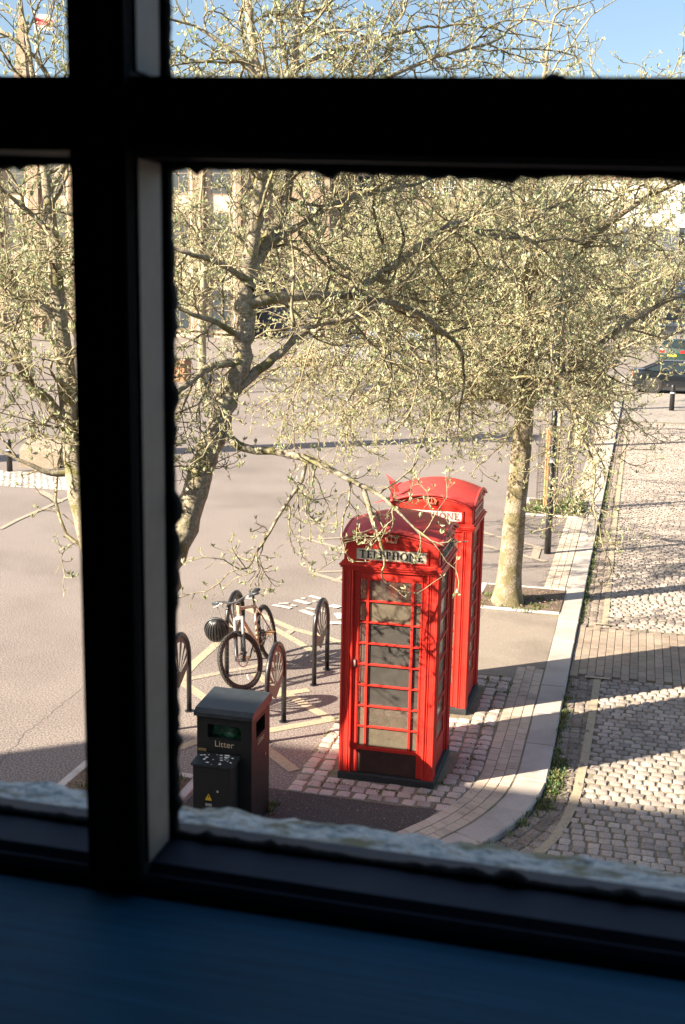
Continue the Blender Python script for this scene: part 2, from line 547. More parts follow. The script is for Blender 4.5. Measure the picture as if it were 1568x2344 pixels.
# gutter: three sunken dirty channels of setts along the kerb
gut = []
for col in range(3):
    path = offset(KP, -(0.075+col*0.115)); c = cum(path)
    s = c[1]-31.5
    while s < c[-2] and s < c[1]+6.0:
        p = point_at(path, c, s); q = point_at(path, c, s+0.05)
        if not (13.87 < p[1] < 16.12):
            gut.append((p[0]+random.uniform(-.008,.008), p[1], math.atan2(q[1]-p[1], q[0]-p[0])-math.pi/2+random.uniform(-.08,.08)))
        s += 0.15+random.uniform(-0.01,0.015)
gut.sort(key=lambda p: p[0]**2+p[1]**2)
lay_setts(road, 'gutter_sett', gut, MT['sett_dirty'], 0.103, 0.138, ROAD_Z+0.012, 150, 'gutter_field', dome=0.002)
# brick crossing: long courses running away from us
cx_spots = []
x = -0.54; k = 0
bsrc = MB(); bsrc.cbox(-0.048, 0.048, -0.098, 0.098, -0.06, 0.0, 0.004)
bme = bsrc.mesh('crossing_brick', MT['brick_paver'])
while x < 4.3:
    y = 13.93+(0.1 if k % 2 else 0.0)
    while y < 16.05:
        cx_spots.append((x, y)); y += 0.203
    x += 0.102; k += 1
cx_spots.sort(key=lambda p: (not in_view(p[0],p[1],ROAD_Z,0), p[0]))
cf = MB()
for i, (x, y) in enumerate(cx_spots):
    z = ROAD_Z+0.026+random.uniform(-0.002,0.002)
    if i < 220: link('crossing_brick', bme, road, (x,y,z))
    else: cf.add([(v[0]+x,v[1]+y,v[2]+z) for v in bsrc.v], bsrc.f)
tag(cf.build('crossing_field', MT['brick_paver'], road), kind='stuff')
# platform of pink setts round the telephone boxes
plat = tag(empty('sett_platform'), kind='structure')
sp = []
y = 9.72; r_ = 0
while y < 13.45:
    lim = -1.235
    if y < 10.75: lim = kerb_x(y)-0.63
    nn = int((lim+2.92)/0.14); stp = (lim+2.92)/nn; x = -2.92+stp*0.5
    while x < lim-0.03:
        inbox = (-2.59 < x < -1.54 and 10.02 < y < 11.05) or (-2.59 < x < -1.53 and 11.93 < y < 12.97)
        if not inbox:
            sp.append((x+random.uniform(-.01,.01), y+random.uniform(-.01,.01), random.uniform(-.07,.07)))
        x += stp
    y += 0.134; r_ += 1
sp.sort(key=lambda p: p[1])
lay_setts(plat, 'sett', sp, MT['sett_pink'], 0.118, 0.110, 0.016, 300, 'sett_field')
pp = MB(); pp.add([(x,y,0.004) for x,y in [(-2.93,9.655),(-1.95,9.64),(-1.58,9.66),(-1.38,10.05),(-1.24,10.9),(-1.22,13.47),(-2.93,13.55)]], [tuple(range(7))])
pp.build('bedding', MT['joint'], plat)
ap = MB(); ap.add([(x,y,0.005) for x,y in [(-1.95,13.47),(-1.22,13.47),(-0.89,13.95),(-0.89,16.2),(-1.95,16.36)]], [tuple(range(5))])
ap.build('asphalt_patch', speckle('ramp_asphalt', (0.27,0.225,0.185), (0.18,0.15,0.125), (0.36,0.31,0.26), 110, 0.8, 0.93), plaza)
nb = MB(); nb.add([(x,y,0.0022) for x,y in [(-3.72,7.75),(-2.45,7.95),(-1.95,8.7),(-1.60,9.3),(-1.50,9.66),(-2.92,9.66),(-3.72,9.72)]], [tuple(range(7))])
nb.build('asphalt_patch', speckle('dark_shade_asphalt', (0.085,0.073,0.066), (0.035,0.03,0.027), (0.17,0.15,0.135), 75, 0.8, 0.92, bdist=0.008, bmp=0.5), plaza)  # separate gritty paving, base colour also darkened to deepen the building's shade
# far strip of setts seen through the left pane
lp = []
y = 22.95; r_ = 0
while y < 24.75:
    x = -17.5+(0.08 if r_ % 2 else 0)
    while x < -10.6:
        lp.append((x, y, random.uniform(-.05,.05))); x += 0.16
    y += 0.14; r_ += 1
strip = tag(empty('sett_strip'), kind='structure')
lp.sort(key=lambda p: (not in_view(p[0],p[1],0,0) , p[0]**2+p[1]**2))
lay_setts(strip, 'sett', lp, speckle('pale_sett', (0.5,0.45,0.41), (0.4,0.36,0.33), (0.6,0.56,0.52), 60, 2.0, 0.8, per_piece=0.2), 0.145, 0.125, 0.018, 200, 'sett_field')
ps = MB(); ps.add([(x,y,0.004) for x,y in [(-18,22.85),(-10.5,22.85),(-10.5,24.8),(-18,24.8)]], [(0,1,2,3)])
ps.build('bedding', MT['joint'], strip)

# ---- painted markings (each line a piece on the plaza or the road)
def line_T(name, pts, w, m, parent, z=0.004, zproj=0.0):
    g = [GT(u, v, zproj) for u, v in pts]
    path = []
    for i in range(len(g)-1):
        n = max(1, int((g[i+1]-g[i]).length/0.25))
        for k in range(n): path.append(g[i].lerp(g[i+1], k/n))
    path.append(g[-1])
    b = MB(); b.ribbon(path, w, z)
    return b.build(name, m, parent)
YP, YF, WP = MT['yellow_paint'], MT['yellow_faded'], MT['white_paint']
zz = [0.004]
def yl(pts, w=0.10, m=None, nm='yellow_line'):
    zz[0] += 0.0004
    line_T(nm, pts, w, m or YF, plaza, zz[0])
yl([(632,2403),(689,2341),(803,2241),(840,2200)], 0.12, YP)
yl([(632,2403),(716,2461),(760,2495)], 0.12, YP)
yl([(632,2405),(685,2396),(792,2374),(953,2345)], 0.10)
yl([(600,2648),(645,2639),(689,2621),(953,2581),(1176,2541)], 0.12, YP)
yl([(1180,2548),(1087,2496),(1010,2450),(900,2380)], 0.12, YP)
yl([(953,2461),(1030,2447),(1091,2438)], 0.12, YP)
yl([(930,2640),(953,2657),(1040,2724)], 0.13, YP)
yl([(870,2150),(915,2171),(1033,2222),(1152,2253),(1215,2275)], 0.12, YP)
yl([(960,2218),(984,2230),(1058,2273),(1110,2305)], 0.11, YP)
yl([(1012,2240),(1045,2218)], 0.1)
yl([(1096,2023),(1160,2042),(1225,2063)], 0.11)
yl([(1096,2023),(1219,2018)], 0.09)
yl([(1180,2056),(1225,2030)], 0.09)
yl([(1050,1895),(1190,1935),(1300,1960)], 0.11)
yl([(1120,1905),(1230,1900)], 0.09)
yl([(1700,1880),(1760,1897),(1830,1914),(1925,1940)], 0.11)
yl([(1790,1945),(1834,1940),(1885,1933)], 0.09)
yl([(1887,1975),(1900,1932)], 0.14)
yl([(1700,1925),(1760,1942),(1834,1960),(1928,1986)], 0.11)
yl([(0,1870),(60,1838),(160,1795),(255,1752)], 0.10)
yl([(140,1735),(170,1752),(208,1775)], 0.2)
def stroke(a, b, w=0.1):
    f = lambda p: (900+p[0]/3.92, 2000+p[1]/3.92)
    zz[0] += 0.0003
    line_T('white_letter_stroke', [f(a), f(b)], w, WP, plaza, zz[0])
for a, b, w in [((250,545),(500,590),.09),((330,525),(470,522),.05),((500,548),(575,560),.05),((640,455),(700,452),.05),((560,480),(750,530),.1),((640,620),(830,688),.1),((760,420),(945,470),.08),
                ((720,588),(830,612),.06),((800,495),(850,497),.05),((900,610),(960,650),.06),((1050,552),(1170,582),.14),((1040,795),(1240,803),.12),((1185,660),(1240,740),.2)]:
    stroke(a, b, w)
# yellow no-waiting line on the setts, broken at the crossing
ry = [(-0.30,30),(-0.28,19.57),(-0.235,16.25)]
b = MB(); b.ribbon([(-0.30,40),(-0.29,30),(-0.28,22),(-0.25,19),(-0.24,16.2)], 0.085, ROAD_Z+0.017); b.build('yellow_line', YP, road)
ypath = [(-0.25,13.83),(-0.255,13.3),(-0.26,12.6),(-0.27,12.0),(-0.28,11.3),(-0.30,10.85),(-0.31,10.5),(-0.335,10.2),(-0.38,9.85),(-0.45,9.5),(-0.55,9.2),(-0.68,8.9),(-0.9,8.55),(-1.2,8.2)]
b = MB(); b.ribbon(ypath, 0.085, ROAD_Z+0.0172); b.build('yellow_line', YP, road)
for yb in (13.84, 16.17):
    b = MB(); b.ribbon([(-0.40,yb),(-0.10,yb)], 0.07, ROAD_Z+0.029); b.build('yellow_line', YP, road)
# cracks and tar seams in the asphalt
for pts in ([(0,2700),(90,2590),(170,2530),(260,2455),(330,2400)], [(900,2700),(990,2600)]):
    b = MB(); path = []
    g = [GT(u, v) for u, v in pts]
    for i in range(len(g)-1):
        for k in range(14):
            q = g[i].lerp(g[i+1], k/14); path.append((q.x+random.uniform(-.02,.02), q.y+random.uniform(-.02,.02)))
    b.ribbon(path, 0.005, 0.003); b.build('crack', MT['asphalt_patch'], plaza)

# ---- tree pits: stone edging pieces round soil
def pit(name, x0, x1, y0, y1, open_right=False, w=0.095):
    root = tag(empty(name), kind='structure')
    z = 0.018
    for (a0,a1,b0,b1) in ([(x0,x0+w,y0,y1)] + ([] if open_right else [(x1-w,x1,y0,y1)])):
        n = max(2, round((b1-b0)/0.6)); st = (b1-b0)/n
        for k in range(n):
            m = MB(); m.cbox(a0,a1,b0+k*st+0.002,b0+(k+1)*st-0.002,-0.1,z,0.008); m.build('edging_stone', MT['edging'], root)
    xa = x0+w; xb = x1 if open_right else x1-w
    for (b0,b1) in [(y0,y0+w),(y1-w,y1)]:
        n = max(2, round((xb-xa)/0.6)); st = (xb-xa)/n
        for k in range(n):
            m = MB(); m.cbox(xa+k*st+0.002,xa+(k+1)*st-0.002,b0,b1,-0.1,z,0.008); m.build('edging_stone', MT['edging'], root)
    m = MB(); n = 14; vs = []; fs = []
    for i in range(n+1):
        for j in range(n+1):
            x = x0+w+(xb-x0-w)*i/n; y = y0+w+(y1-y0-2*w)*j/n
            vs.append((x, y, 0.006+0.03*mnoise.noise(Vector((x*3,y*3,1.0)))*math.sin(math.pi*i/n)*math.sin(math.pi*j/n)+0.012))
    for i in range(n):
        for j in range(n): fs.append((i*(n+1)+j,(i+1)*(n+1)+j,(i+1)*(n+1)+j+1,i*(n+1)+j+1))
    m.add(vs, fs); m.build('soil', MT['soil'], root, True)
    return root
pit('tree_pit', -2.19, -0.885, 16.36, 17.78, True)
pit('tree_pit', -2.24, -0.885, 23.55, 25.45, True)
pit('tree_pit', -5.0, -3.75, 8.2, 9.73)

# ---- loose things on the ground: grass and weeds, dead leaves, grit (nobody could count them)
GR = {}
def leaf_mat(name, cols, rough=0.6, trans=0.25):
    m, nt, b = new_mat(name)
    ge = N(nt, 'ShaderNodeNewGeometry')
    r = ramp(nt, ge.outputs['Random Per Island'], [(i/max(1,len(cols)-1), c) for i, c in enumerate(cols)])
    nt.links.new(r.outputs[0], b.inputs['Base Color'])
    b.inputs['Roughness'].default_value = rough
    if trans > 0:
        t = N(nt, 'ShaderNodeBsdfTranslucent'); mx = N(nt, 'ShaderNodeMixShader')
        nt.links.new(r.outputs[0], t.inputs['Color'])
        mx.inputs[0].default_value = trans
        nt.links.new(b.outputs[0], mx.inputs[1]); nt.links.new(t.outputs[0], mx.inputs[2])
        nt.links.new(mx.outputs[0], nt.nodes['Material Output'].inputs['Surface'])
    return m
MT['grass'] = leaf_mat('grass', [(0.07,0.11,0.025),(0.12,0.15,0.04),(0.20,0.20,0.07),(0.09,0.13,0.03)])
MT['weed'] = leaf_mat('weed', [(0.045,0.11,0.022),(0.075,0.15,0.03),(0.10,0.17,0.05)])
MT['dead_leaf'] = leaf_mat('dead_leaf', [(0.30,0.17,0.08),(0.42,0.30,0.18),(0.22,0.12,0.06),(0.5,0.42,0.32)], 0.8, 0.0)
def blades(b, x, y, z, n, h, spread, width=0.006):
    for _ in range(n):
        a = random.uniform(0, 2*math.pi); r = spread*math.sqrt(random.random())
        px, py = x+r*math.cos(a), y+r*math.sin(a)
        hh = h*random.uniform(0.4,1.15); a2 = random.uniform(0,2*math.pi)
        dx, dy = math.cos(a2), math.sin(a2); ln = hh*random.uniform(0.2,0.8)
        w = width*random.uniform(0.6,1.4)
        b.add([(px-dy*w,py+dx*w,z),(px+dy*w,py-dx*w,z),(px+dx*ln*.5+dy*w*.7,py+dy*ln*.5-dx*w*.7,z+hh*.7),(px+dx*ln*.5-dy*w*.7,py+dy*ln*.5+dx*w*.7,z+hh*.7),(px+dx*ln,py+dy*ln,z+hh)],
              [(0,1,2,3),(3,2,4)])
def leafy(b, x, y, z, n, size, spread, up=0.5):
    for _ in range(n):
        a = random.uniform(0,2*math.pi); r = spread*math.sqrt(random.random())
        p = Vector((x+r*math.cos(a), y+r*math.sin(a), z+random.random()*spread*up))
        d = Vector((random.uniform(-1,1),random.uniform(-1,1),random.uniform(0.0,0.9))).normalized()*size*random.uniform(.6,1.3)
        sd = d.cross(Vector((random.uniform(-.3,.3),random.uniform(-.3,.3),1))).normalized()*d.length*0.32
        b.add([p, p+d*.5+sd, p+d, p+d*.5-sd], [(0,1,2,3)])
g1 = MB()
def along(path, d, s0, s1):
    c = cum(path); s = random.uniform(s0, s1)
    p = point_at(path, c, s); q = point_at(path, c, s+.03)
    t = Vector((q[0]-p[0], q[1]-p[1])).normalized()
    return p[0]+t.y*d, p[1]-t.x*d
SK = 62-10.75
for _ in range(330):
    blades(g1, *along(KP, -random.uniform(0.0,0.05), SK-20, SK-5.3), ROAD_Z+0.005, 8, 0.05, 0.05)
for _ in range(55):
    blades(g1, *along(KP, -random.uniform(0.0,0.06), SK-2.9, SK+2.2), ROAD_Z+0.02, 14, 0.05, 0.055)
for _ in range(70):
    blades(g1, *along(KP, -random.uniform(0.02,0.16), SK-0.5, SK+0.75), ROAD_Z+0.01, 12, 0.034, 0.06)
for x, y in [(-1.36,11.2),(-1.33,11.75),(-1.30,12.3),(-1.42,10.6),(-1.27,13.2),(-1.29,12.9),(-1.55,10.2),(-1.66,9.95),(-1.95,9.95),(-2.1,9.9),(-1.5,9.9),(-2.6,9.92),(-2.45,9.9),(-1.4,13.35),(-1.45,13.1),(-1.5,13.25),(-1.35,10.9),(-1.42,11.5),(-2.86,10.6),(-2.9,11.1),(-2.88,11.5)]:
    blades(g1, x, y, 0.004, 40, 0.022, 0.085)
for _ in range(260):
    x, y = random.uniform(-2.9,-1.25), random.uniform(9.75,13.4)
    blades(g1, x, y, 0.004, 3, 0.022, 0.05, 0.004)
for _ in range(120):
    a = random.uniform(0,2*math.pi); r = random.uniform(0.22,0.62)
    x, y = -1.68+r*math.cos(a), 16.78+r*0.9*math.sin(a)
    if x < -0.9 and y < 17.65 and mnoise.noise(Vector((x*4,y*4,2))) > -0.05: blades(g1, x, y, 0.02, 10, 0.04, 0.05)
for _ in range(160):
    x, y = random.uniform(-2.1,-0.95), random.uniform(23.7,25.3)
    blades(g1, x, y, 0.02, 8, 0.045, 0.08, 0.008)
for _ in range(40):
    blades(g1, random.uniform(-4.9,-3.85), random.uniform(8.4,9.6), 0.02, 10, 0.06, 0.06)
for _ in range(12): blades(g1, -2.98+random.uniform(-.06,.06), 9.28+random.uniform(-.1,.1), 0.0, 12, 0.05, 0.05)
tag(g1.build('grass', MT['grass']), 'short green grass and moss in paving joints, gutter and tree pits', 'grass', kind='stuff')
g2 = MB()
for x, y, n, sz, sprd in [(-0.55,10.75,26,.032,.07),(-0.53,10.55,40,.036,.08),(-0.55,10.35,26,.032,.07),(-0.50,10.95,18,.03,.06),(-0.52,12.1,24,.03,.05),(-0.52,12.6,20,.03,.05)]:
    leafy(g2, x, y, ROAD_Z+0.015, n, sz, sprd, 0.4)
leafy(g2, -1.78, 23.85, 0.02, 110, .07, .2, .5); leafy(g2, -1.5, 23.8, 0.02, 60, .06, .15, .5)
tag(g2.build('weeds', MT['weed']), 'broad leaved green weeds growing along the kerb and tree pit', 'weeds', kind='stuff')
g3 = MB()
def litter(x, y, z, s):
    a = random.uniform(0,6.28); c, sn = math.cos(a)*s, math.sin(a)*s
    g3.add([(x-c,y-sn,z),(x+sn*.5,y-c*.5,z+s*.3),(x+c,y+sn,z+s*.1),(x-sn*.5,y+c*.5,z+s*.25)], [(0,1,2,3)])
for _ in range(170): litter(random.uniform(-3.3,-1.4), random.uniform(8.3,9.7), 0.006, random.uniform(.006,.016))
for _ in range(70): litter(random.uniform(-3.3,-2.8), random.uniform(8.6,9.2), 0.006, random.uniform(.008,.02))
for _ in range(220): litter(random.uniform(-4.9,-3.85), random.uniform(8.4,9.6), 0.04, random.uniform(.01,.025))
for _ in range(60): litter(*along(KP, -random.uniform(0.02,0.2), SK-3, SK+2), ROAD_Z+0.045, random.uniform(.006,.016))
for _ in range(60): litter(random.uniform(-7,-3), random.uniform(8.4,14), 0.006, random.uniform(.006,.014))
for _ in range(90): litter(random.uniform(-2.05,-0.95), random.uniform(16.45,17.6), 0.04, random.uniform(.015,.03))
tag(g3.build('dead_leaves', MT['dead_leaf']), 'scattered brown dead leaves and grit on the paving', 'leaves', kind='stuff')

# ================================================================== the room we stand in and its window
black_paint = simple('black_gloss_paint', (0.010,0.010,0.011), 0.7, var=0.4, scale=30, spec=0.2)
grey_paint = simple('weathered_grey_paint', (0.26,0.22,0.185), 0.6, var=0.18, scale=40)
putty_m = simple('old_putty', (0.03,0.027,0.024), 0.8, var=0.6, scale=120, bmp=0.5)
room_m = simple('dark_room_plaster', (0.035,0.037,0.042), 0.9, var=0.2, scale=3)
floor_m = simple('dark_floorboards', (0.03,0.022,0.016), 0.7, var=0.3, scale=2)
sill_m, _nt, _b = new_mat('blue_painted_sill')
_t1 = noise_tex(_nt, 5, 6.0, 0.65, 'Pos'); _t2 = noise_tex(_nt, 420, 2.0, 0.7, 'Pos')
_mp = N(_nt, 'ShaderNodeMapping'); _mp.inputs['Scale'].default_value = (6, 160, 1)
_ge = N(_nt, 'ShaderNodeNewGeometry'); _t3 = N(_nt, 'ShaderNodeTexNoise'); _t3.inputs['Scale'].default_value = 1.0; _t3.inputs['Detail'].default_value = 5
_nt.links.new(_ge.outputs['Position'], _mp.inputs['Vector']); _nt.links.new(_mp.outputs[0], _t3.inputs['Vector'])
_r1 = ramp(_nt, _t1.outputs[0], [(0.3,(0.005,0.085,0.15)),(0.7,(0.012,0.14,0.235))])
_r2 = ramp(_nt, _t2.outputs[0], [(0.70,(0,0,0)),(0.74,(1,1,1))])
_r3 = ramp(_nt, _t3.outputs[0], [(0.3,(0.78,0.78,0.78)),(0.7,(1.12,1.12,1.12))])
_c = mixc(_nt, 1.0, _r1.outputs[0], _r3.outputs[0], 'MULTIPLY')
_nt.links.new(mixc(_nt, _r2.outputs[0], _c, (0.10,0.17,0.23)), _b.inputs['Base Color'])
_b.inputs['Roughness'].default_value = 0.6; _b.inputs['Specular IOR Level'].default_value = 0.25
bump(_nt, _t3.outputs[0], _b, 0.25, 0.002)
def lichen_stone():
    m, nt, b = new_mat('lichen_stone')
    t = noise_tex(nt, 46, 7.0, 0.65, 'Pos'); t2 = noise_tex(nt, 17, 5.0, 0.6, 'Pos')
    r = ramp(nt, t.outputs[0], [(0.32,(0.12,0.13,0.11)),(0.44,(0.42,0.45,0.44)),(0.54,(0.74,0.72,0.66)),(0.66,(0.50,0.42,0.33))])
    r2 = ramp(nt, t2.outputs[0], [(0.5,(0,0,0)),(0.62,(1,1,1))])
    o = mixc(nt, r2.outputs[0], r.outputs[0], (0.27,0.23,0.12))
    nt.links.new(o, b.inputs['Base Color']); b.inputs['Roughness'].default_value = 0.95
    bump(nt, t.outputs[0], b, 0.9, 0.012)
    return m
stone_sill_m = lichen_stone()
def glass_mat(name, dust=0.0, dustcol=(0.3,0.26,0.2), gloss=1.0, tint=(1,1,1), scale=18.0, trl=0.55):
    m = bpy.data.materials.new(name); m.use_nodes = True
    nt = m.node_tree; nt.nodes.clear()
    out = N(nt, 'ShaderNodeOutputMaterial'); tr = N(nt, 'ShaderNodeBsdfTransparent'); gl = N(nt, 'ShaderNodeBsdfGlossy')
    tr.inputs[0].default_value = (tint[0],tint[1],tint[2],1); gl.inputs['Roughness'].default_value = 0.03
    fz = N(nt, 'ShaderNodeFresnel'); fz.inputs[0].default_value = 1.45
    mu = N(nt, 'ShaderNodeMath', operation='MULTIPLY'); mu.inputs[1].default_value = gloss
    nt.links.new(fz.outputs[0], mu.inputs[0])
    m1 = N(nt, 'ShaderNodeMixShader')
    nt.links.new(mu.outputs[0], m1.inputs[0]); nt.links.new(tr.outputs[0], m1.inputs[1]); nt.links.new(gl.outputs[0], m1.inputs[2])
    last = m1.outputs[0]
    if dust > 0:
        t = noise_tex(nt, scale, 7.0, 0.65)
        rg = N(nt, 'ShaderNodeMapRange')
        rg.inputs[1].default_value = 0.25; rg.inputs[2].default_value = 0.75
        rg.inputs[3].default_value = dust*0.72; rg.inputs[4].default_value = min(1, dust*1.28)
        nt.links.new(t.outputs[0], rg.inputs[0])
        df = N(nt, 'ShaderNodeBsdfDiffuse'); df.inputs[0].default_value = (*dustcol, 1)
        tl = N(nt, 'ShaderNodeBsdfTranslucent'); tl.inputs[0].default_value = (*dustcol, 1)
        mm = N(nt, 'ShaderNodeMixShader'); mm.inputs[0].default_value = trl
        nt.links.new(df.outputs[0], mm.inputs[1]); nt.links.new(tl.outputs[0], mm.inputs[2])
        m2 = N(nt, 'ShaderNodeMixShader')
        nt.links.new(rg.outputs[0], m2.inputs[0]); nt.links.new(last, m2.inputs[1]); nt.links.new(mm.outputs[0], m2.inputs[2])
        last = m2.outputs[0]
    nt.links.new(last, out.inputs[0])
    return m
pane_m = glass_mat('window_glass', 0.0, gloss=0.25, tint=(0.97,0.98,0.97))

WX0, WX1, WZ0, WZ1 = -0.95, 0.50, 4.13, 5.45          # opening in the wall
YI, YG, YO = 0.80, 0.868, 1.00                        # inner face of the frame, glass, outer wall face
win = thing('window', 'dark old sash window frame with peeling putty that we look out through', 'window')
MX0, MX1 = -0.410, -0.362
mb = MB(); mb.add([(MX0,YI,4.165),(MX1,YI,4.165),(MX1,0.869,4.165),(MX1-0.014,0.89,4.165),(MX0+0.014,0.89,4.165),(MX0,0.869,4.165)]+[(MX0,YI,5.42),(MX1,YI,5.42),(MX1,0.869,5.42),(MX1-0.014,0.89,5.42),(MX0+0.014,0.89,5.42),(MX0,0.869,5.42)], [(5,4,3,2,1,0),(6,7,8,9,10,11)]+[(i,(i+1)%6,6+(i+1)%6,6+i) for i in range(6)]); mull = mb.build('mullion', black_paint, win)
for (x, y) in [(MX1-0.004, YI-0.004), (MX1-0.020, YI-0.0035)]:
    b = MB(); b.tube([(x,y,4.19),(x,y,5.42)], 0.004, 8); b.build('bead', black_paint, mull, True)
b = MB(); b.box(MX1+0.0005, MX1+0.003, YI+0.006, 0.846, 4.203, 4.752); b.build('reveal_board', grey_paint, mull)
b = MB(); b.box(MX1+0.0005, MX1+0.003, YI+0.006, 0.846, 4.812, 5.40); b.build('reveal_board', grey_paint, mull)
TS = -0.024                                            # the old transom sags to the right
def sag(x): return TS*(x+0.386)
b = MB()
for (y0, y1, z0, z1) in [(YI+0.001, 0.872, 4.7565, 4.808)]:
    vs = []
    for x in (WX0, MX0, MX1, WX1):
        for (yy, zq) in ((y0,z0),(y1,z0),(y1,z1),(y0,z1)): vs.append((x,yy,zq+sag(x)))
    fs = [(0,1,2,3),(12,15,14,13)]
    for k in range(3):
        for i in range(4):
            j = (i+1) % 4
            fs.append((k*4+i,(k+1)*4+i,(k+1)*4+j,k*4+j))
    b.add(vs, fs)
trans = b.build('transom', black_paint, win)
b = MB(); b.tube([(MX1+0.002,YI+0.012,4.757+sag(MX1)),(WX1,YI+0.012,4.757+sag(WX1))], 0.0045, 8)
b.build('bead', simple('brown_bead_paint', (0.05,0.03,0.02), 0.5), trans, True)
for nm, x0, x1 in [('left_stile',WX0,WX0+0.05),('right_stile',WX1-0.05,WX1)]:
    b = MB(); b.box(x0,x1,YI+0.002,0.895,4.165,5.42); b.build('stile', black_paint, win)
b = MB(); b.box(WX0,WX1,YI+0.003,0.897,5.40,5.45); b.build('top_rail', black_paint, win)
rail_m = simple('navy_rail_paint', (0.012,0.016,0.032), 0.65, var=0.3, scale=25)
b = MB()
prof = [(YI+0.0015,4.14),(YI+0.0015,4.186),(YI+0.006,4.192),(YI+0.012,4.190),(YI+0.018,4.197),(0.862,4.199),(0.90,4.192),(0.90,4.14)]
b.extr([(WX0,y,z) for y, z in prof], (WX1-WX0,0,0)); b.build('bottom_rail', rail_m, win)
# crumbling putty along the edges of each pane
def putty(path, nrm, n, parent, r0=0.003, r1=0.007):
    b = MB(); a, c = Vector(path[0]), Vector(path[1]); nrm = Vector(nrm)
    pts = []; rad = []
    for i in range(n+1):
        t = i/n
        q = 0.55*mnoise.noise(Vector((t*n*0.09, a.x*7+a.z*3, 2.0)))+0.35*mnoise.noise(Vector((t*n*0.8, a.x*7, 5.0)))+max(0.0, mnoise.noise(Vector((t*n*0.31, a.z*9, 8.0)))-0.22)*2.2
        pts.append(a.lerp(c, t)+nrm*(0.002+max(0.0, q*0.006))); rad.append(max(0.0015, r0+(r1-r0)*(0.5+q)))
    b.tube(pts, rad, 6); return b.build('putty', putty_m, parent, True)
for (x0, x1, z0, z1) in [(MX1,WX1-0.05,4.198,4.7565),(WX0+0.05,MX0,4.198,4.7565),(MX1,WX1-0.05,4.808,5.40),(WX0+0.05,MX0,4.808,5.40)]:
    pane = MB()
    pane.add([(x0,YG,z0+(0 if z0 < 4.5 else sag(x0))),(x1,YG,z0+(0 if z0 < 4.5 else sag(x1))),(x1,YG,z1+(sag(x1) if z1 < 5 else 0)),(x0,YG,z1+(sag(x0) if z1 < 5 else 0))], [(0,1,2,3)])
    po = pane.build('pane', pane_m, win)
    zt = z1+(sag(x0) if z1 < 5 else 0), z1+(sag(x1) if z1 < 5 else 0)
    zb = z0+(0 if z0 < 4.5 else sag(x0)), z0+(0 if z0 < 4.5 else sag(x1))
    n = int((x1-x0)*160)
    putty([(x0,YG-0.006,zt[0]),(x1,YG-0.006,zt[1])], (0,0,-1), n, po)
    putty([(x0,YG-0.006,zb[0]),(x1,YG-0.006,zb[1])], (0,0,1), n, po)
    putty([(x0,YG-0.006,zb[0]),(x0,YG-0.006,zt[0])], (1,0,0), int((z1-z0)*160), po)
    putty([(x1,YG-0.006,zb[1]),(x1,YG-0.006,zt[1])], (-1,0,0), int((z1-z0)*160), po)
# inside sill board, painted blue
b = MB(); b.cbox(WX0-0.2, WX1+0.2, 0.40, YI-0.0005, 4.14, 4.178, 0.006)
tag(b.build('window_board', sill_m), 'dark blue painted window board below the sash inside', 'window sill')
# weathered stone sill outside
b = MB(); n = 150; vs = []; fs = []
cols = [(0.902,4.158),(0.95,4.146),(1.0,4.134),(1.05,4.122),(1.09,4.112),(1.11,4.100),(1.115,4.07),(1.112,3.98)]
for i in range(n+1):
    x = WX0-0.12+(WX1-WX0+0.24)*i/n
    for j, (y, z) in enumerate(cols):
        q = mnoise.noise(Vector((x*22, y*22, 3)))*0.006+mnoise.noise(Vector((x*60, y*60, 8)))*0.003
        vs.append((x, y+(q*1.2 if j >= 4 else 0), z+(q if 0 < j < 6 else 0)))
m_ = len(cols)
for i in range(n):
    for j in range(m_-1): fs.append((i*m_+j,i*m_+j+1,(i+1)*m_+j+1,(i+1)*m_+j))
b.add(vs, fs)
b.box(WX0-0.12, WX1+0.12, 0.905, 1.09, 3.98, 4.09)
tag(b.build('stone_sill', stone_sill_m, None, True), 'pale lichen covered stone sill outside below the panes', 'window sill')
# room surfaces
def slabs(b, y0, y1, x0, x1, z0, z1, ox0, ox1, oz0, oz1):
    b.box(x0,ox0,y0,y1,z0,z1); b.box(ox1,x1,y0,y1,z0,z1)
    b.box(ox0,ox1,y0,y1,z0,oz0); b.box(ox0,ox1,y0,y1,oz1,z1)
b = MB(); slabs(b, 0.70, 0.899, -3.0, 2.4, 2.9, 5.9, WX0, WX1, WZ0, WZ1)
b.box(-3.0,2.4,-3.6,-3.5,2.9,5.9); b.box(-3.1,-3.0,-3.6,0.8,2.9,5.9); b.box(2.4,2.5,-3.6,0.8,2.9,5.9)
tag(b.build('room_walls', room_m), kind='structure')
b = MB(); b.box(-3.0,2.4,-3.5,0.7,2.8,2.9); tag(b.build('room_floor', floor_m), kind='structure')
b = MB(); b.box(-3.0,2.4,-3.5,0.7,5.9,6.0); tag(b.build('room_ceiling', room_m), kind='structure')
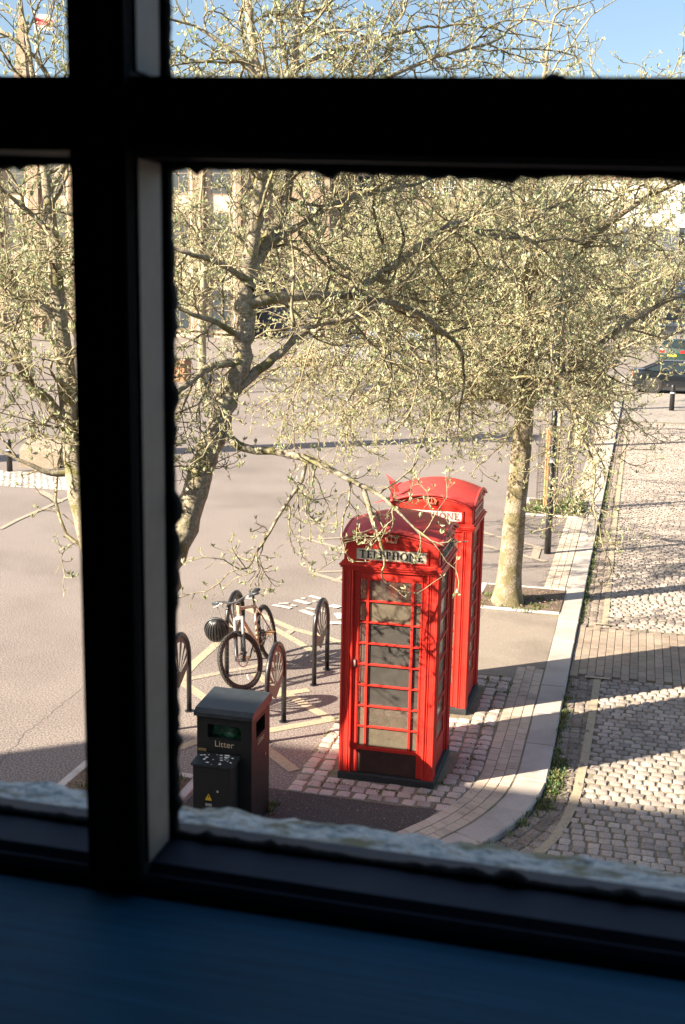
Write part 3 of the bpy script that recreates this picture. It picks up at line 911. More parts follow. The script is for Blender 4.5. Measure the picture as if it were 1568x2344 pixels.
# our own building: stone front with a flat parapet; its shadow lies across the near paving
HB = 8.12
wall_m = speckle('ashlar', (0.42,0.36,0.28), (0.33,0.28,0.21), (0.5,0.44,0.35), 30, 0.6, 0.9)
own = thing('stone_building', 'stone building whose upper window frames the whole view', 'building')
b = MB(); slabs(b, 0.90, YO, -17.2, 12.0, -0.1, HB, WX0, WX1, 4.0, WZ1); b.build('front_wall', wall_m, own)
b = MB(); b.box(-17.2,-17.0,-9,0.899,-0.1,HB); b.box(11.8,12.0,-9,0.899,-0.1,HB); b.box(-16.9,11.7,-9,-8.8,-0.1,HB); b.build('side_wall', wall_m, own)
b = MB(); b.box(-17.3,12.1,-9.1,0.95,HB,HB+0.02); b.build('roof', simple('lead_roof', (0.16,0.17,0.18), 0.6), own)
b = MB(); b.box(-17.25,-14.6,0.85,1.06,HB+0.021,HB+0.30); b.build('coping', wall_m, own)  # raised block added so its shadow steps up the telephone box front

# ================================================================== telephone boxes
def red_paint(name, col, chips):
    m, nt, b = new_mat(name)
    t = noise_tex(nt, 7, 6.0, 0.6); t2 = noise_tex(nt, 60, 4.0, 0.7); t3 = noise_tex(nt, 3.0, 4.0, 0.6)
    r = ramp(nt, t.outputs[0], [(0.3, [c*0.82 for c in col]), (0.6, col), (0.8, [min(1, c*1.08+0.01) for c in col])])
    ch = ramp(nt, t2.outputs[0], [(chips, (0,0,0)), (chips+0.03, (1,1,1))])
    o = mixc(nt, ch.outputs[0], r.outputs[0], (0.62,0.40,0.36))
    nt.links.new(o, b.inputs['Base Color'])
    rg = N(nt, 'ShaderNodeMapRange'); rg.inputs[3].default_value = 0.28; rg.inputs[4].default_value = 0.55
    nt.links.new(t3.outputs[0], rg.inputs[0]); nt.links.new(rg.outputs[0], b.inputs['Roughness'])
    b.inputs['Specular IOR Level'].default_value = 0.5
    bump(nt, t2.outputs[0], b, 0.06, 0.003)
    return m
RED = red_paint('red_box_paint', (0.62,0.034,0.022), 0.715)
REDR = red_paint('sky_pink_red_roof_paint', (0.56,0.055,0.050), 0.72)  # pinker than the box red: sky reflection on the roof put into the colour
KICK = simple('grimy_kick_panel', (0.055,0.022,0.016), 0.7, var=0.5, scale=9)
PLINTH = simple('dark_plinth', (0.03,0.03,0.032), 0.8, var=0.5, scale=14)
DUSTY = glass_mat('dusty_pane', 0.50, (0.52,0.45,0.34), 0.8, trl=0.6)
DUSTY2 = glass_mat('streaky_pane', 0.42, (0.50,0.44,0.35), 0.9, trl=0.6)
CLEARER = glass_mat('clearer_pane', 0.28, (0.44,0.40,0.36), 0.9)
SIGN = simple('opal_sign', (0.70,0.61,0.47), 0.4, var=0.06, scale=20)
SIGN2 = simple('white_opal_sign', (0.72,0.66,0.58), 0.4, var=0.05, scale=20)
LETTER = simple('black_letter', (0.03,0.028,0.025), 0.5)
LETTER2 = simple('faded_red_letter', (0.52,0.16,0.13), 0.5)
CHROME = simple('worn_chrome', (0.75,0.74,0.72), 0.25, 1.0)
GOLD = simple('faded_crown_paint', (0.55,0.24,0.14), 0.6, var=0.4, scale=60)
DARKIN = simple('dark_backboard', (0.025,0.026,0.03), 0.5, var=0.3, scale=20)
def letter_quads(ch):
    K, t = 0.17, 0.075          # thick and thin strokes, unit height
    S = lambda x, y, w: (x-w/2, y, x+w/2, y+0.05)
    if ch == 'T': return 0.72, [(0.36-K/2,0,0.36+K/2,1),(0.0,0.93,0.72,1.0),(0,0.80,0.05,0.94),(0.67,0.80,0.72,0.94),S(0.36,0,0.38)]
    if ch == 'E': return 0.60, [(0.08,0,0.08+K,1),(0,0.93,0.56,1.0),(0,0,0.58,0.07),(0.2,0.48,0.44,0.55),(0.51,0.80,0.56,0.94),(0.53,0.06,0.58,0.2),(0.41,0.42,0.45,0.61)]
    if ch == 'L': return 0.58, [(0.08,0,0.08+K,1),S(0.165,0.95,0.34),(0,0,0.56,0.07),(0.51,0.06,0.56,0.22)]
    if ch == 'P': return 0.60, [(0.08,0,0.08+K,1),S(0.165,0,0.34),(0,0.93,0.40,1.0),(0.2,0.46,0.40,0.53),(0.40,0.55,0.40+K,0.92),(0.36,0.48,0.50,0.58),(0.36,0.88,0.50,0.98)]
    if ch == 'H': return 0.82, [(0.08,0,0.08+K,1),(0.57,0,0.57+K,1),(0.2,0.48,0.6,0.55),S(0.165,0,0.33),S(0.165,0.95,0.33),S(0.655,0,0.33),S(0.655,0.95,0.33)]
    if ch == 'O':
        return 0.88, 'O'
    if ch == 'N': return 0.86, 'N'
    return 0.5, []
def sign_letters(parent, text, x0, x1, z0, h, y, mat_, thick=0.004):
    tot = sum(letter_quads(c)[0]+0.12 for c in text)-0.12
    k = (x1-x0)/tot
    x = x0
    for ch in text:
        w, q = letter_quads(ch)
        b = MB()
        def P(px, py): return (x+px*k, y, z0+py*h)
        def poly(pts): b.extr([P(*p) for p in pts], (0,-thick,0))
        if q == 'O':
            n = 20; o, i_ = [], []
            for a in range(n):
                w_ = 2*math.pi*a/n
                o.append((0.44+0.43*math.cos(w_), 0.5+0.51*math.sin(w_))); i_.append((0.44+0.27*math.cos(w_), 0.5+0.44*math.sin(w_)))
            for a in range(n):
                j = (a+1) % n; poly([o[a],o[j],i_[j],i_[a]])
        elif q == 'N':
            for r in [(0.08,0,0.16,1),(0.66,0,0.74,1)]: poly([(r[0],r[1]),(r[2],r[1]),(r[2],r[3]),(r[0],r[3])])
            poly([(0.05,1.0),(0.24,1.0),(0.75,0.0),(0.66,0.0)])
            for sx, sy in [(0.12,0.0),(0.70,0.95),(0.08,0.95)]: poly([(sx-0.13,sy),(sx+0.13,sy),(sx+0.13,sy+0.05),(sx-0.13,sy+0.05)])
        else:
            for r in q: poly([(r[0],r[1]),(r[2],r[1]),(r[2],r[3]),(r[0],r[3])])
        b.build('letter', mat_, parent)
        x += (w+0.12)*k
def telephone_box(label, loc, second=False):
    root = thing('telephone_box', label, 'phone box', loc, 0.0, 'red telephone boxes beside the kerb')
    b = MB(); b.cbox(-0.465,0.465,-0.465,0.465,-0.03,0.072,0.008); b.build('plinth', PLINTH, root)
    ZB, ZT = 0.0725, 2.05
    G0, G1, GZ0, GZ1 = -0.285, 0.285, 0.335, 1.965
    for sx in (-1, 1):
        for sy in (-1, 1):
            b = MB()
            a0, a1 = sorted((sx*0.345, sx*0.447)); c0, c1 = sorted((sy*0.345, sy*0.447))
            b.box(a0,a1,c0,c1,ZB,ZT)
            for q in (0.352, 0.375, 0.425, 0.440):            # reeding on both outer faces
                r = 0.011 if q in (0.352,0.440) else 0.006
                b.tube([(sx*q,sy*0.4475,ZB+0.004),(sx*q,sy*0.4475,ZT)], r, 8)
                b.tube([(sx*0.4475,sy*q,ZB+0.004),(sx*0.4475,sy*q,ZT)], r, 8)
            b.build('corner_post', RED, root, 'auto')
    cols = [(G0,G0+0.062),(G0+0.088,G1-0.088),(G1-0.062,G1)]
    rowh = (GZ1-GZ0)/8
    for side in range(4):
        ang = side*math.pi/2
        nm = 'door' if side == 0 else 'glazed_side'
        part = empty(nm, (0,0,0), ang, root)
        b = MB()
        b.box(-0.344,G0,-0.432,-0.395,ZB+0.004,ZT-0.002); b.box(G1,0.344,-0.432,-0.395,ZB+0.004,ZT-0.002)
        b.box(G0,G1,-0.431,-0.396,GZ1,ZT-0.002); b.box(G0,G1,-0.431,-0.396,GZ0-0.03,GZ0)
        for x in (G0-0.012, G1+0.012, -0.335, 0.335):
            b.tube([(x,-0.432,ZB+0.02),(x,-0.432,ZT-0.01)], 0.006, 6)
        b.build('frame', RED, part)
        b = MB(); b.box(G0-0.001,G1+0.001,-0.425,-0.40,ZB+0.006,GZ0-0.031); b.build('kick_panel', KICK if side == 0 and not second else RED, part)
        for xv in (G0+0.075, G1-0.075):
            b = MB(); b.cbox(xv-0.0125,xv+0.0125,-0.436,-0.405,GZ0,GZ1,0.003); b.build('glazing_bar', RED, part)
        for k in range(1, 8):
            z = GZ0+k*rowh
            b = MB(); b.add([(G0,-0.4365,z-0.004),(G1,-0.4365,z-0.004),(G1,-0.4365,z+0.004),(G0,-0.4365,z+0.004),(G0,-0.406,z-0.013),(G1,-0.406,z-0.013),(G1,-0.406,z+0.013),(G0,-0.406,z+0.013)],
                            [(0,1,2,3),(0,4,5,1),(3,2,6,7),(7,6,5,4)])
            b.build('glazing_bar', RED, part)
        for (x0, x1) in cols:
            for k in range(8):
                z0 = GZ0+k*rowh+0.010; z1 = GZ0+(k+1)*rowh-0.010
                b = MB(); b.box(x0,x1,-0.416,-0.412,z0,z1)
                b.build('pane', CLEARER if (side == 0 and not second and 2 <= k <= 5) else (DUSTY if (k+int(x0*10)) % 3 else DUSTY2), part)
        if side == 0:
            b = MB(); n = 16
            o = [(-0.322+0.014*math.cos(2*math.pi*i/n), -0.438, 1.16+(0.024 if math.sin(2*math.pi*i/n) > 0 else -0.024)+0.016*math.sin(2*math.pi*i/n)) for i in range(n)]
            b.extr(o, (0,-0.008,0)); h = b.build('handle', CHROME, part)
            b = MB(); b.extr([(-0.322+(x+0.322)*0.6, y-0.0085, 1.16+(z-1.16)*0.7) for x, y, z in o], (0,-0.002,0)); b.build('cup', simple('handle_cup', (0.45,0.3,0.26), 0.5), h)
        # fascia, sign and crown on every face
        b = MB(); b.box(-0.437,0.437,-0.4425,-0.4385,2.136,2.335); b.build('fascia', RED, part)
        sg = MB(); sg.box(-0.325,0.325,-0.4485,-0.4426,2.158,2.262); so = sg.build('sign', SIGN2 if second else SIGN, part)
        if side in (0, 1, 3): sign_letters(so, 'TELEPHONE', -0.295, 0.295, 2.175, 0.07, -0.4487, LETTER2 if second else LETTER)
        fr_ = MB()
        for (x0,x1,z0,z1) in [(-0.345,0.345,2.146,2.157),(-0.345,0.345,2.263,2.274),(-0.345,-0.326,2.1571,2.2629),(0.326,0.345,2.1571,2.2629)]:
            fr_.box(x0,x1,-0.454,-0.4427,z0,z1)
        fr_.build('sign_frame', RED, part)
        cr = MB()
        cz = 2.335
        cr.box(-0.05,0.05,-0.462,-0.4445,cz-0.005,cz+0.010)
        for i in range(5):
            a = math.pi*i/4
            x = -0.045*math.cos(a)
            cr.tube([(x,-0.453,cz+0.01),(x*1.25,-0.453,cz+0.035),(x*0.4,-0.453,cz+0.062)], 0.006, 5)
        cr.disc((0,-0.453,cz+0.07), (0,1,0), 0.011, 0.01, 8)
        cr.build('crown_emblem', GOLD, part)
    b = MB(); b.box(-0.438,0.438,-0.438,0.438,2.1352,2.345); b.build('head', RED, root)
    # cornice
    b = MB()
    for (w, z0, z1) in [(0.455,2.05,2.075),(0.470,2.0751,2.095),(0.480,2.0951,2.112),(0.462,2.1121,2.135)]:
        b.cbox(-w,w,-w,w,z0,z1,0.004)
    b.build('cornice', RED, root)
    # pediments and shallow domed roof
    Wd, ze, ha, n = 0.462, 2.325, 0.105, 22
    vs, fs = [], []
    def zt(x, y): return ze+ha*(1-(x/Wd)**2)+ha*0.95*(1-(y/Wd)**2)
    for i in range(n+1):
        for j in range(n+1):
            x = -Wd+2*Wd*i/n; y = -Wd+2*Wd*j/n
            vs.append((x,y,zt(x,y)+0.012))
    for i in range(n):
        for j in range(n): fs.append((i*(n+1)+j,(i+1)*(n+1)+j,(i+1)*(n+1)+j+1,i*(n+1)+j+1))
    b = MB(); b.add(vs, fs); roof = b.build('roof', REDR, root, True)
    for side in range(4):
        ca, sa = math.cos(side*math.pi/2), math.sin(side*math.pi/2)
        rot = lambda p: (p[0]*ca-p[1]*sa, p[0]*sa+p[1]*ca, p[2])
        arc = [(-Wd+2*Wd*i/n, -Wd, ze+ha*(1-((-Wd+2*Wd*i/n)/Wd)**2)) for i in range(n+1)]
        b = MB(); b.tube([rot((x*1.005,y-0.002,z+0.004)) for x, y, z in arc], 0.017, 8)
        b.tube([rot((x*0.97,y+0.014,z-0.026)) for x, y, z in arc], 0.010, 6)
        b.build('roof_moulding', REDR, roof, True)
        poly = [(x*0.985,-Wd+0.022,z) for x, y, z in arc]+[(0.43,-Wd+0.022,2.30),(-0.43,-Wd+0.022,2.30)]
        b = MB(); b.extr([rot(p) for p in poly], rot((0,0.03,0))); b.build('pediment', RED, roof)
    # inside: backboard with the telephone
    tel = empty('payphone', (0,0,0), 0, root)
    b = MB(); b.box(-0.27,0.27,0.10,0.36,0.62 if not second else 0.7,1.55); b.build('backboard', DARKIN, tel)
    b = MB(); b.cbox(-0.12,0.14,0.02,0.099,0.98,1.36,0.01); b.build('phone_body', simple('phone_steel', (0.16,0.16,0.17), 0.4), tel)
    b = MB(); b.tube([(-0.15,0.06,1.32),(-0.17,0.03,1.22),(-0.15,0.06,1.10)], 0.018, 8); b.build('handset', DARKIN, tel, True)
    b = MB(); b.box(-0.40,0.40,-0.40,0.40,0.073,0.09); b.build('floor', PLINTH, root)
    if not second:
        b = MB(); b.box(-0.19,0.19,-0.402,-0.396,GZ0+2*rowh+0.02,GZ0+6*rowh-0.02); b.build('notice_board', DARKIN, root)
    if second:
        b = MB()
        for (p, q, r_) in [((-0.44,-0.50,2.33),(-0.62,-0.53,2.31),0.05),((-0.40,-0.46,2.44),(-0.50,-0.47,2.62),0.045)]:
            p, q = Vector(p), Vector(q); d = q-p; sd = Vector((0,0,1)).cross(d).normalized()*r_ if abs(d.z) < 0.1 else Vector((1,0,0))*r_
            mid = p.lerp(q, 0.5)+Vector((0.02,-0.03,0.03))
            b.add([p-sd, p+sd, mid+sd*0.7, mid-sd*0.7, q, p-sd+Vector((0,0.008,0.006)), p+sd+Vector((0,0.008,0.006)), mid+sd*0.7+Vector((0,0.008,0.006)), mid-sd*0.7+Vector((0,0.008,0.006)), q+Vector((0,0.004,0.004))],
                  [(0,1,2,3),(3,2,4),(5,8,7,6),(8,9,7),(0,5,6,1),(0,3,8,5),(1,6,7,2),(3,4,9,8),(2,7,9,4)])
        tag(b.build('torn_flap', REDR, root), 'curled torn red flap at the left roof edge')
    return root
telephone_box('nearer red telephone box with black TELEPHONE lettering and chrome door handle', (-2.075, 10.53, 0.0))
telephone_box('farther red telephone box half hidden behind the nearer one, with torn roof edge', (-2.055, 12.50, 0.0), True)

# ================================================================== litter bin and electrical cabinet
BLK = simple('black_bin_paint', (0.009,0.0095,0.010), 0.55, var=0.5, scale=12)
LIDM = simple('sky_tinted_black_lid', (0.03,0.036,0.042), 0.42, var=0.35, scale=10)  # bluer and lighter than the body: sky reflection put into the lid's colour
BAG = simple('green_bin_liner', (0.015,0.10,0.055), 0.25, var=0.7, scale=30, bmp=0.6)
GOLDT = simple('faded_gold_lettering', (0.62,0.46,0.30), 0.6)
def text_mesh(body, size, depth=0.001):
    cu = bpy.data.curves.new('text', 'FONT'); cu.body = body; cu.size = size; cu.extrude = depth; cu.align_x = 'CENTER'
    o = bpy.data.objects.new('text', cu); COL.objects.link(o)
    bpy.context.view_layer.update()
    me = bpy.data.meshes.new_from_object(o.evaluated_get(bpy.context.evaluated_depsgraph_get()))
    bpy.data.objects.remove(o)
    return me
bx, by = -3.205, 9.01
lb = thing('litter_bin', 'tall black litter bin with gold Litter lettering and green liner in its slot', 'litter bin', (bx,by,0))
W2, D2, ZL = 0.245, 0.24, 1.02
b = MB()
b.box(-W2,W2,-D2,D2,-0.02,0.72)
for (x0,x1) in [(-W2,-0.15),(0.15,W2)]:
    b.box(x0,x1,-D2,-0.17,0.7201,ZL); b.box(x0,x1,0.17,D2,0.7201,ZL)
b.box(-0.15,0.15,-D2,-0.20,0.7201,0.825); b.box(-0.15,0.15,-D2,-0.20,0.945,ZL)
b.box(-0.15,0.15,0.20,D2,0.7201,ZL)
b.box(-W2,-0.205,-0.17,0.17,0.7201,ZL)
b.box(0.205,W2,-0.17,0.17,0.7201,0.81); b.box(0.205,W2,-0.17,0.17,0.955,ZL)
b.box(0.205,W2,-0.17,-0.12,0.81,0.955); b.box(0.205,W2,0.12,0.17,0.81,0.955)
b.build('body', BLK, lb)
b = MB()
prof = [(-0.272,1.02),(-0.27,1.052),(-0.225,1.082),(0.225,1.108),(0.268,1.085),(0.27,1.02)]
b.extr([(-0.262,y,z) for y, z in prof], (0.524,0,0))
b.build('lid', LIDM, lb)
b = MB(); vs = []; fs = []
for i in range(15):
    for j in range(9):
        x, z = -0.148+0.296*i/14, 0.73+0.23*j/8
        vs.append((x, -0.155+0.05*mnoise.noise(Vector((x*14, z*14, 1)))+0.02*mnoise.noise(Vector((x*40, z*40, 4))), z))
for i in range(14):
    for j in range(8): fs.append((i*9+j,(i+1)*9+j,(i+1)*9+j+1,i*9+j+1))
b.add(vs, fs); b.build('bin_liner', BAG, lb, True)
tm = text_mesh('Litter', 0.078); tm.materials.append(GOLDT)
to = link('lettering', tm, lb, (0.0,-D2-0.0025,0.752)); to.rotation_euler = (math.pi/2,0,0)
to2 = link('lettering', tm, lb, (W2+0.0025,0.0,0.74)); to2.rotation_euler = (math.pi/2,0,math.pi/2)
b = MB(); b.cbox(-0.235,-0.16,-D2-0.004,-D2-0.0005,0.70,0.722,0.001); b.build('sticker', simple('brown_sticker', (0.25,0.17,0.07), 0.6), lb)
b = MB(); b.disc((W2+0.003,0.12,0.58), (1,0,0), 0.014, 0.006, 12); b.build('lock', CHROME, lb)
cab = thing('electrical_cabinet', 'small black electrical cabinet with yellow warning triangle in front of the litter bin', 'cabinet', (-3.235,8.64,0))
b = MB(); b.box(-0.165,0.165,-0.095,0.095,-0.02,0.665); b.build('body', BLK, cab)
b = MB(); b.extr([(-0.18,-0.11,0.666),(-0.18,-0.11,0.682),(-0.18,0.105,0.70),(-0.18,0.105,0.666)], (0.36,0,0)); b.build('lid', simple('black_lid_paint', (0.02,0.022,0.024), 0.5, var=0.4, scale=20), cab)
b = MB()
for _ in range(26):
    x, y = random.uniform(-0.16,0.16), random.uniform(-0.095,0.09); r = random.uniform(0.004,0.011)
    z = 0.6828+(y+0.11)/0.215*0.018
    b.add([(x+r*1.6*math.cos(a)*random.uniform(.7,1.2), y+r*math.sin(a)*random.uniform(.7,1.2), z+0.0012+r*math.sin(a)*0.084) for a in [i*math.pi/4 for i in range(8)]], [tuple(range(8))])
tag(b.build('bird_droppings', simple('white_dropping', (0.72,0.72,0.66), 0.8), cab), kind='stuff')
yel = simple('warning_yellow', (0.75,0.47,0.02), 0.5)
b = MB(); b.extr([(-0.055,-0.0965,0.375),(0.0,-0.0965,0.375),(-0.0275,-0.0965,0.425)], (0,-0.002,0)); tri = b.build('warning_triangle', yel, cab)
b = MB(); b.box(-0.056,0.001,-0.0985,-0.0965,0.364,0.373); b.build('warning_text_bar', yel, tri)
b = MB(); b.extr([(-0.028,-0.0987,0.411),(-0.036,-0.0987,0.398),(-0.029,-0.0987,0.398),(-0.033,-0.0987,0.382),(-0.020,-0.0987,0.401),(-0.026,-0.0987,0.401),(-0.022,-0.0987,0.411)], (0,-0.001,0)); b.build('bolt_symbol', LETTER, tri)
b = MB(); b.box(-0.056,0.001,-0.0985,-0.0955,0.312,0.336); b.build('label_plate', simple('grey_label', (0.3,0.3,0.3), 0.5, var=0.3, scale=90), cab)
b = MB(); b.disc((0.055,-0.099,0.455), (0,1,0), 0.011, 0.01, 14); b.build('lock', CHROME, cab)

# ================================================================== cycle stands
STEEL = simple('black_stand_steel', (0.018,0.018,0.020), 0.3, var=0.5, scale=25)
PLATE = simple('stand_plate', (0.09,0.08,0.07), 0.45, var=0.3, scale=20)
def stand():
    root = empty('cycle_stand')
    pts = [(0,-0.29,-0.02),(0,-0.29,0.62)]
    for i in range(1, 16):
        a = math.pi*i/16
        pts.append((0,-0.29*math.cos(a),0.62+0.33*math.sin(a)))
    pts += [(0,0.29,0.62),(0,0.29,-0.02)]
    b = MB(); b.tube(pts, 0.0275, 12); b.build('hoop', STEEL, root, True)
    # fan plate with slots cut between its ribs
    hub = Vector((0,0,0.50)); b = MB()
    def edge(a):
        "distance from the hub to the inside of the hoop at angle a"
        dy, dz = math.cos(a), math.sin(a); r = 0.0
        while r < 0.6:
            y, z = r*dy, 0.50+r*dz
            if (z <= 0.62 and abs(y) > 0.265) or (z > 0.62 and (y/0.265)**2+((z-0.62)/0.305)**2 > 1): return r
            r += 0.004
        return r
    P = lambda a, r: Vector((-0.003, r*math.cos(a), 0.50+r*math.sin(a)))
    ns = 7; a0, a1 = math.radians(18), math.radians(162); st = (a1-a0)/ns
    for k in range(ns):
        c = a0+(k+0.5)*st
        for (u0, u1) in [(-0.5,-0.27),(0.27,0.5)]:
            aa, ab = c+u0*st, c+u1*st
            b.extr([P(aa,0.06),P(aa,edge(aa)),P(ab,edge(ab)),P(ab,0.06)], (0.006,0,0))
        aa, ab = c-0.27*st, c+0.27*st
        b.extr([P(aa,edge(aa)*0.88),P(aa,edge(aa)),P(ab,edge(ab)),P(ab,edge(ab)*0.88)], (0.006,0,0))
    b.extr([P(a0,0.062),P(math.pi/2,0.062),P(a1,0.062),Vector((-0.003,0,0.36))], (0.006,0,0))
    b.extr([P(a1,edge(a1)),P(a1,0.0605),Vector((-0.003,-0.0,0.36)),Vector((-0.003,-0.10,0.42)),Vector((-0.003,-0.264,0.53))], (0.006,0,0))
    b.extr([P(a0,0.0605),P(a0,edge(a0)),Vector((-0.003,0.264,0.53)),Vector((-0.003,0.10,0.42)),Vector((-0.003,0,0.36))], (0.006,0,0))
    b.build('fan_plate', PLATE, root)
    for y in (-0.29, 0.29):
        b = MB(); b.disc((0,y,0.004), (0,0,1), 0.05, 0.008, 16); b.build('foot_flange', STEEL, root)
    return root
st0 = stand()
for i, (x, y, lab) in enumerate([(-3.45,11.0,'black cycle stand with fan plate directly behind the litter bin'),
                                 (-4.53,11.0,'black cycle stand with fan plate cut off by the window mullion'),
                                 (-3.45,12.78,'empty black cycle stand with fan plate nearest the telephone boxes'),
                                 (-4.53,12.78,'black cycle stand with the mountain bicycle leaning against it')]):
    o = st0 if i == 0 else copy_tree(st0)
    o.location = (x,y,0); tag(o, lab, 'cycle stand', 'cycle stands in the bicycle bay')

# ================================================================== bicycle
TYRE = simple('tyre_rubber', (0.035,0.031,0.028), 0.8, var=0.4, scale=60)
RIMM = simple('black_rim', (0.05,0.035,0.03), 0.4)
FRM = simple('sand_frame_paint', (0.50,0.34,0.24), 0.35, var=0.15, scale=12)
DRK = simple('dark_component', (0.03,0.03,0.032), 0.4)
SIL = simple('silver_component', (0.5,0.48,0.45), 0.35, 0.3)
SADM = simple('saddle_vinyl', (0.035,0.045,0.06), 0.45)
bike = thing('bicycle', 'sand coloured mountain bicycle with front wheel turned, parked against a cycle stand', 'bicycle')
RB = Vector((-4.215, 13.27, 0.0)); fwd = Vector((0.06,-1.0,0)).normalized(); lft = Vector((-fwd.y, fwd.x, 0))
LEAN = math.radians(12)
upv = Vector((0,0,1))*math.cos(LEAN) - lft*math.sin(LEAN); lft2 = lft*math.cos(LEAN)+Vector((0,0,1))*math.sin(LEAN)
def B(p): return RB+fwd*p[0]+lft2*p[1]+upv*p[2]
AX0 = Vector((1.085,0,0.345)); AXD = Vector((-0.358,0,0.934)).normalized(); STEER = math.radians(-28)
RS = Matrix.Rotation(STEER, 3, AXD)
def S_(p): return B(RS @ (Vector(p)-AX0) + AX0)
def wheel(mapf, hub, ax, name):
    root = empty(name, (0,0,0), 0, bike)
    c = mapf(hub); a = (mapf(hub+ax)-c).normalized()
    b = MB(); b.ring(c, a, 0.318, 0.027, 44, 8)
    e = a.orthogonal().normalized(); g = a.cross(e)
    for i in range(88):                                        # knobs of the tread
        w = 2*math.pi*i/88; d = e*math.cos(w)+g*math.sin(w); t = g*math.cos(w)-e*math.sin(w)
        for off in ((-0.014, 0.014) if i % 2 else (-0.022, 0.0, 0.022)):
            r = 0.318+math.sqrt(max(0.0, 0.027**2-off**2))
            p = c+d*r+a*off
            b.add([p-t*.006-a*.005-d*.004, p+t*.006-a*.005-d*.004, p+t*.006+a*.005-d*.004, p-t*.006+a*.005-d*.004, p-t*.005-a*.004+d*.005, p+t*.005-a*.004+d*.005, p+t*.005+a*.004+d*.005, p-t*.005+a*.004+d*.005],
                  [(4,5,6,7),(0,1,5,4),(1,2,6,5),(2,3,7,6),(3,0,4,7)])
    b.build('tyre', TYRE, root)
    b = MB(); b.ring(c, a, 0.288, 0.012, 44, 6); b.build('rim', RIMM, root, True)
    b = MB()
    for i in range(28):
        w = 2*math.pi*i/28; d = e*math.cos(w)+g*math.sin(w); w2 = w+(0.5 if i % 4 < 2 else -0.5); d2 = e*math.cos(w2)+g*math.sin(w2)
        b.tube([c+d2*0.022+a*(0.028 if i % 2 else -0.028), c+d*0.284], 0.0011, 3, False)
    b.build('spokes', SIL, root)
    b = MB(); b.tube([c-a*0.05, c+a*0.05], 0.012, 10); b.disc(c-a*0.03, a, 0.026, 0.004, 14); b.disc(c+a*0.03, a, 0.026, 0.004, 14); b.build('hub', DRK, root)
    b = MB(); b.disc(c+a*0.040, a, 0.085, 0.002, 30, 0, 0.067); 
    for i in range(6):
        w = 2*math.pi*i/6; b.tube([c+a*0.040+(e*math.cos(w)+g*math.sin(w))*0.02, c+a*0.040+(e*math.cos(w+.5)+g*math.sin(w+.5))*0.07], 0.003, 4)
    b.build('brake_disc', SIL, root)
    return root
Y1 = Vector((0,1,0))
wheel(S_, Vector((1.13,0,0.345)), Y1, 'front_wheel')
rw = wheel(B, Vector((0,0,0.345)), Y1, 'rear_wheel')
b = MB()
BBk, ST_, HT, HBt = (0.43,0,0.31), (0.25,0,0.79), (0.867,0,0.915), (0.906,0,0.812)
b.tube([B(BBk),B(ST_)], 0.017, 10); b.tube([B((0.26,0,0.755)),B((0.872,0,0.895))], [0.017,0.022], 10)
b.tube([B(BBk),B((0.900,0,0.83))], [0.024,0.026], 10); b.tube([B((0.915,0,0.79)),B((0.860,0,0.935))], 0.024, 10)
for s_ in (-1, 1):
    b.tube([B((0.0,0.062*s_,0.345)),B((0.20,0.05*s_,0.325)),B((0.41,0.03*s_,0.312))], 0.011, 8)
    b.tube([B((0.0,0.062*s_,0.345)),B((0.16,0.03*s_,0.62)),B((0.255,0.012*s_,0.76))], 0.009, 8)
b.build('frame', FRM, bike, True)
b = MB(); b.disc(B((0.893,-0.025,0.865)), lft2, 0.018, 0.002, 10); b.build('frame_badge', simple('red_badge', (0.6,0.05,0.06), 0.4), bike)
b = MB()
b.tube([S_((0.918,0,0.785)),S_((0.90,0,0.83))], 0.03, 10); b.tube([S_((0.918,-0.07,0.79)),S_((0.918,0.07,0.79))], 0.024, 8)
for s_ in (-1, 1):
    b.tube([S_((0.925,0.066*s_,0.80)),S_((1.02,0.066*s_,0.58))], 0.017, 10)
fork = b.build('fork', SIL, bike, True)
b = MB()
for s_ in (-1, 1): b.tube([S_((1.005,0.066*s_,0.615)),S_((1.10,0.066*s_,0.40)),S_((1.13,0.062*s_,0.345))], [0.024,0.022,0.018], 10)
b.tube([S_((1.035,-0.066,0.60)),S_((1.07,0,0.69)),S_((1.035,0.066,0.60))], 0.012, 8)
b.tube([S_((1.09,0.06,0.47)),S_((1.065,0.055,0.40))], 0.024, 8)
b.build('fork_lowers', DRK, fork, True)
b = MB(); b.tube([S_((0.862,0,0.93)),S_((0.853,0,0.965)),S_((0.905,0,0.985))], 0.018, 8); b.build('stem', DRK, bike, True)
hb = MB(); hb.tube([S_((0.87,-0.37,1.02)),S_((0.885,-0.18,1.015)),S_((0.91,-0.06,0.985)),S_((0.91,0.06,0.985)),S_((0.885,0.18,1.015)),S_((0.87,0.37,1.02))], 0.0135, 10)
bar = hb.build('handlebar', DRK, bike, True)
for s_ in (-1, 1):
    b = MB(); b.tube([S_((0.868,0.39*s_,1.02)),S_((0.878,0.255*s_,1.018))], 0.0175, 10); b.build('grip', SADM, bar, True)
    b = MB(); b.tube([S_((0.885,0.235*s_,1.012)),S_((0.915,0.245*s_,0.995)),S_((0.93,0.33*s_,0.985))], 0.007, 6); b.tube([S_((0.885,0.25*s_,1.01)),S_((0.89,0.20*s_,0.995))], 0.014, 6); b.build('brake_lever', SIL, bar, True)
b = MB()
for s_, e_ in ((1,(1.075,0.055,0.45)),(-1,(0.90,0.03,0.80)),(0.8,(0.9,-0.02,0.84))):
    b.tube([S_((0.89,0.21*s_,0.995)),S_((0.99,0.12*s_,0.98)),S_((1.0,0.03*s_,0.88)),S_(e_)], 0.003, 5)
b.build('cables', DRK, bike, True)
b = MB(); b.tube([B(ST_),B((0.225,0,0.90))], 0.0145, 8); b.build('seat_post', DRK, bike, True)
b = MB(); vs = []; fs = []
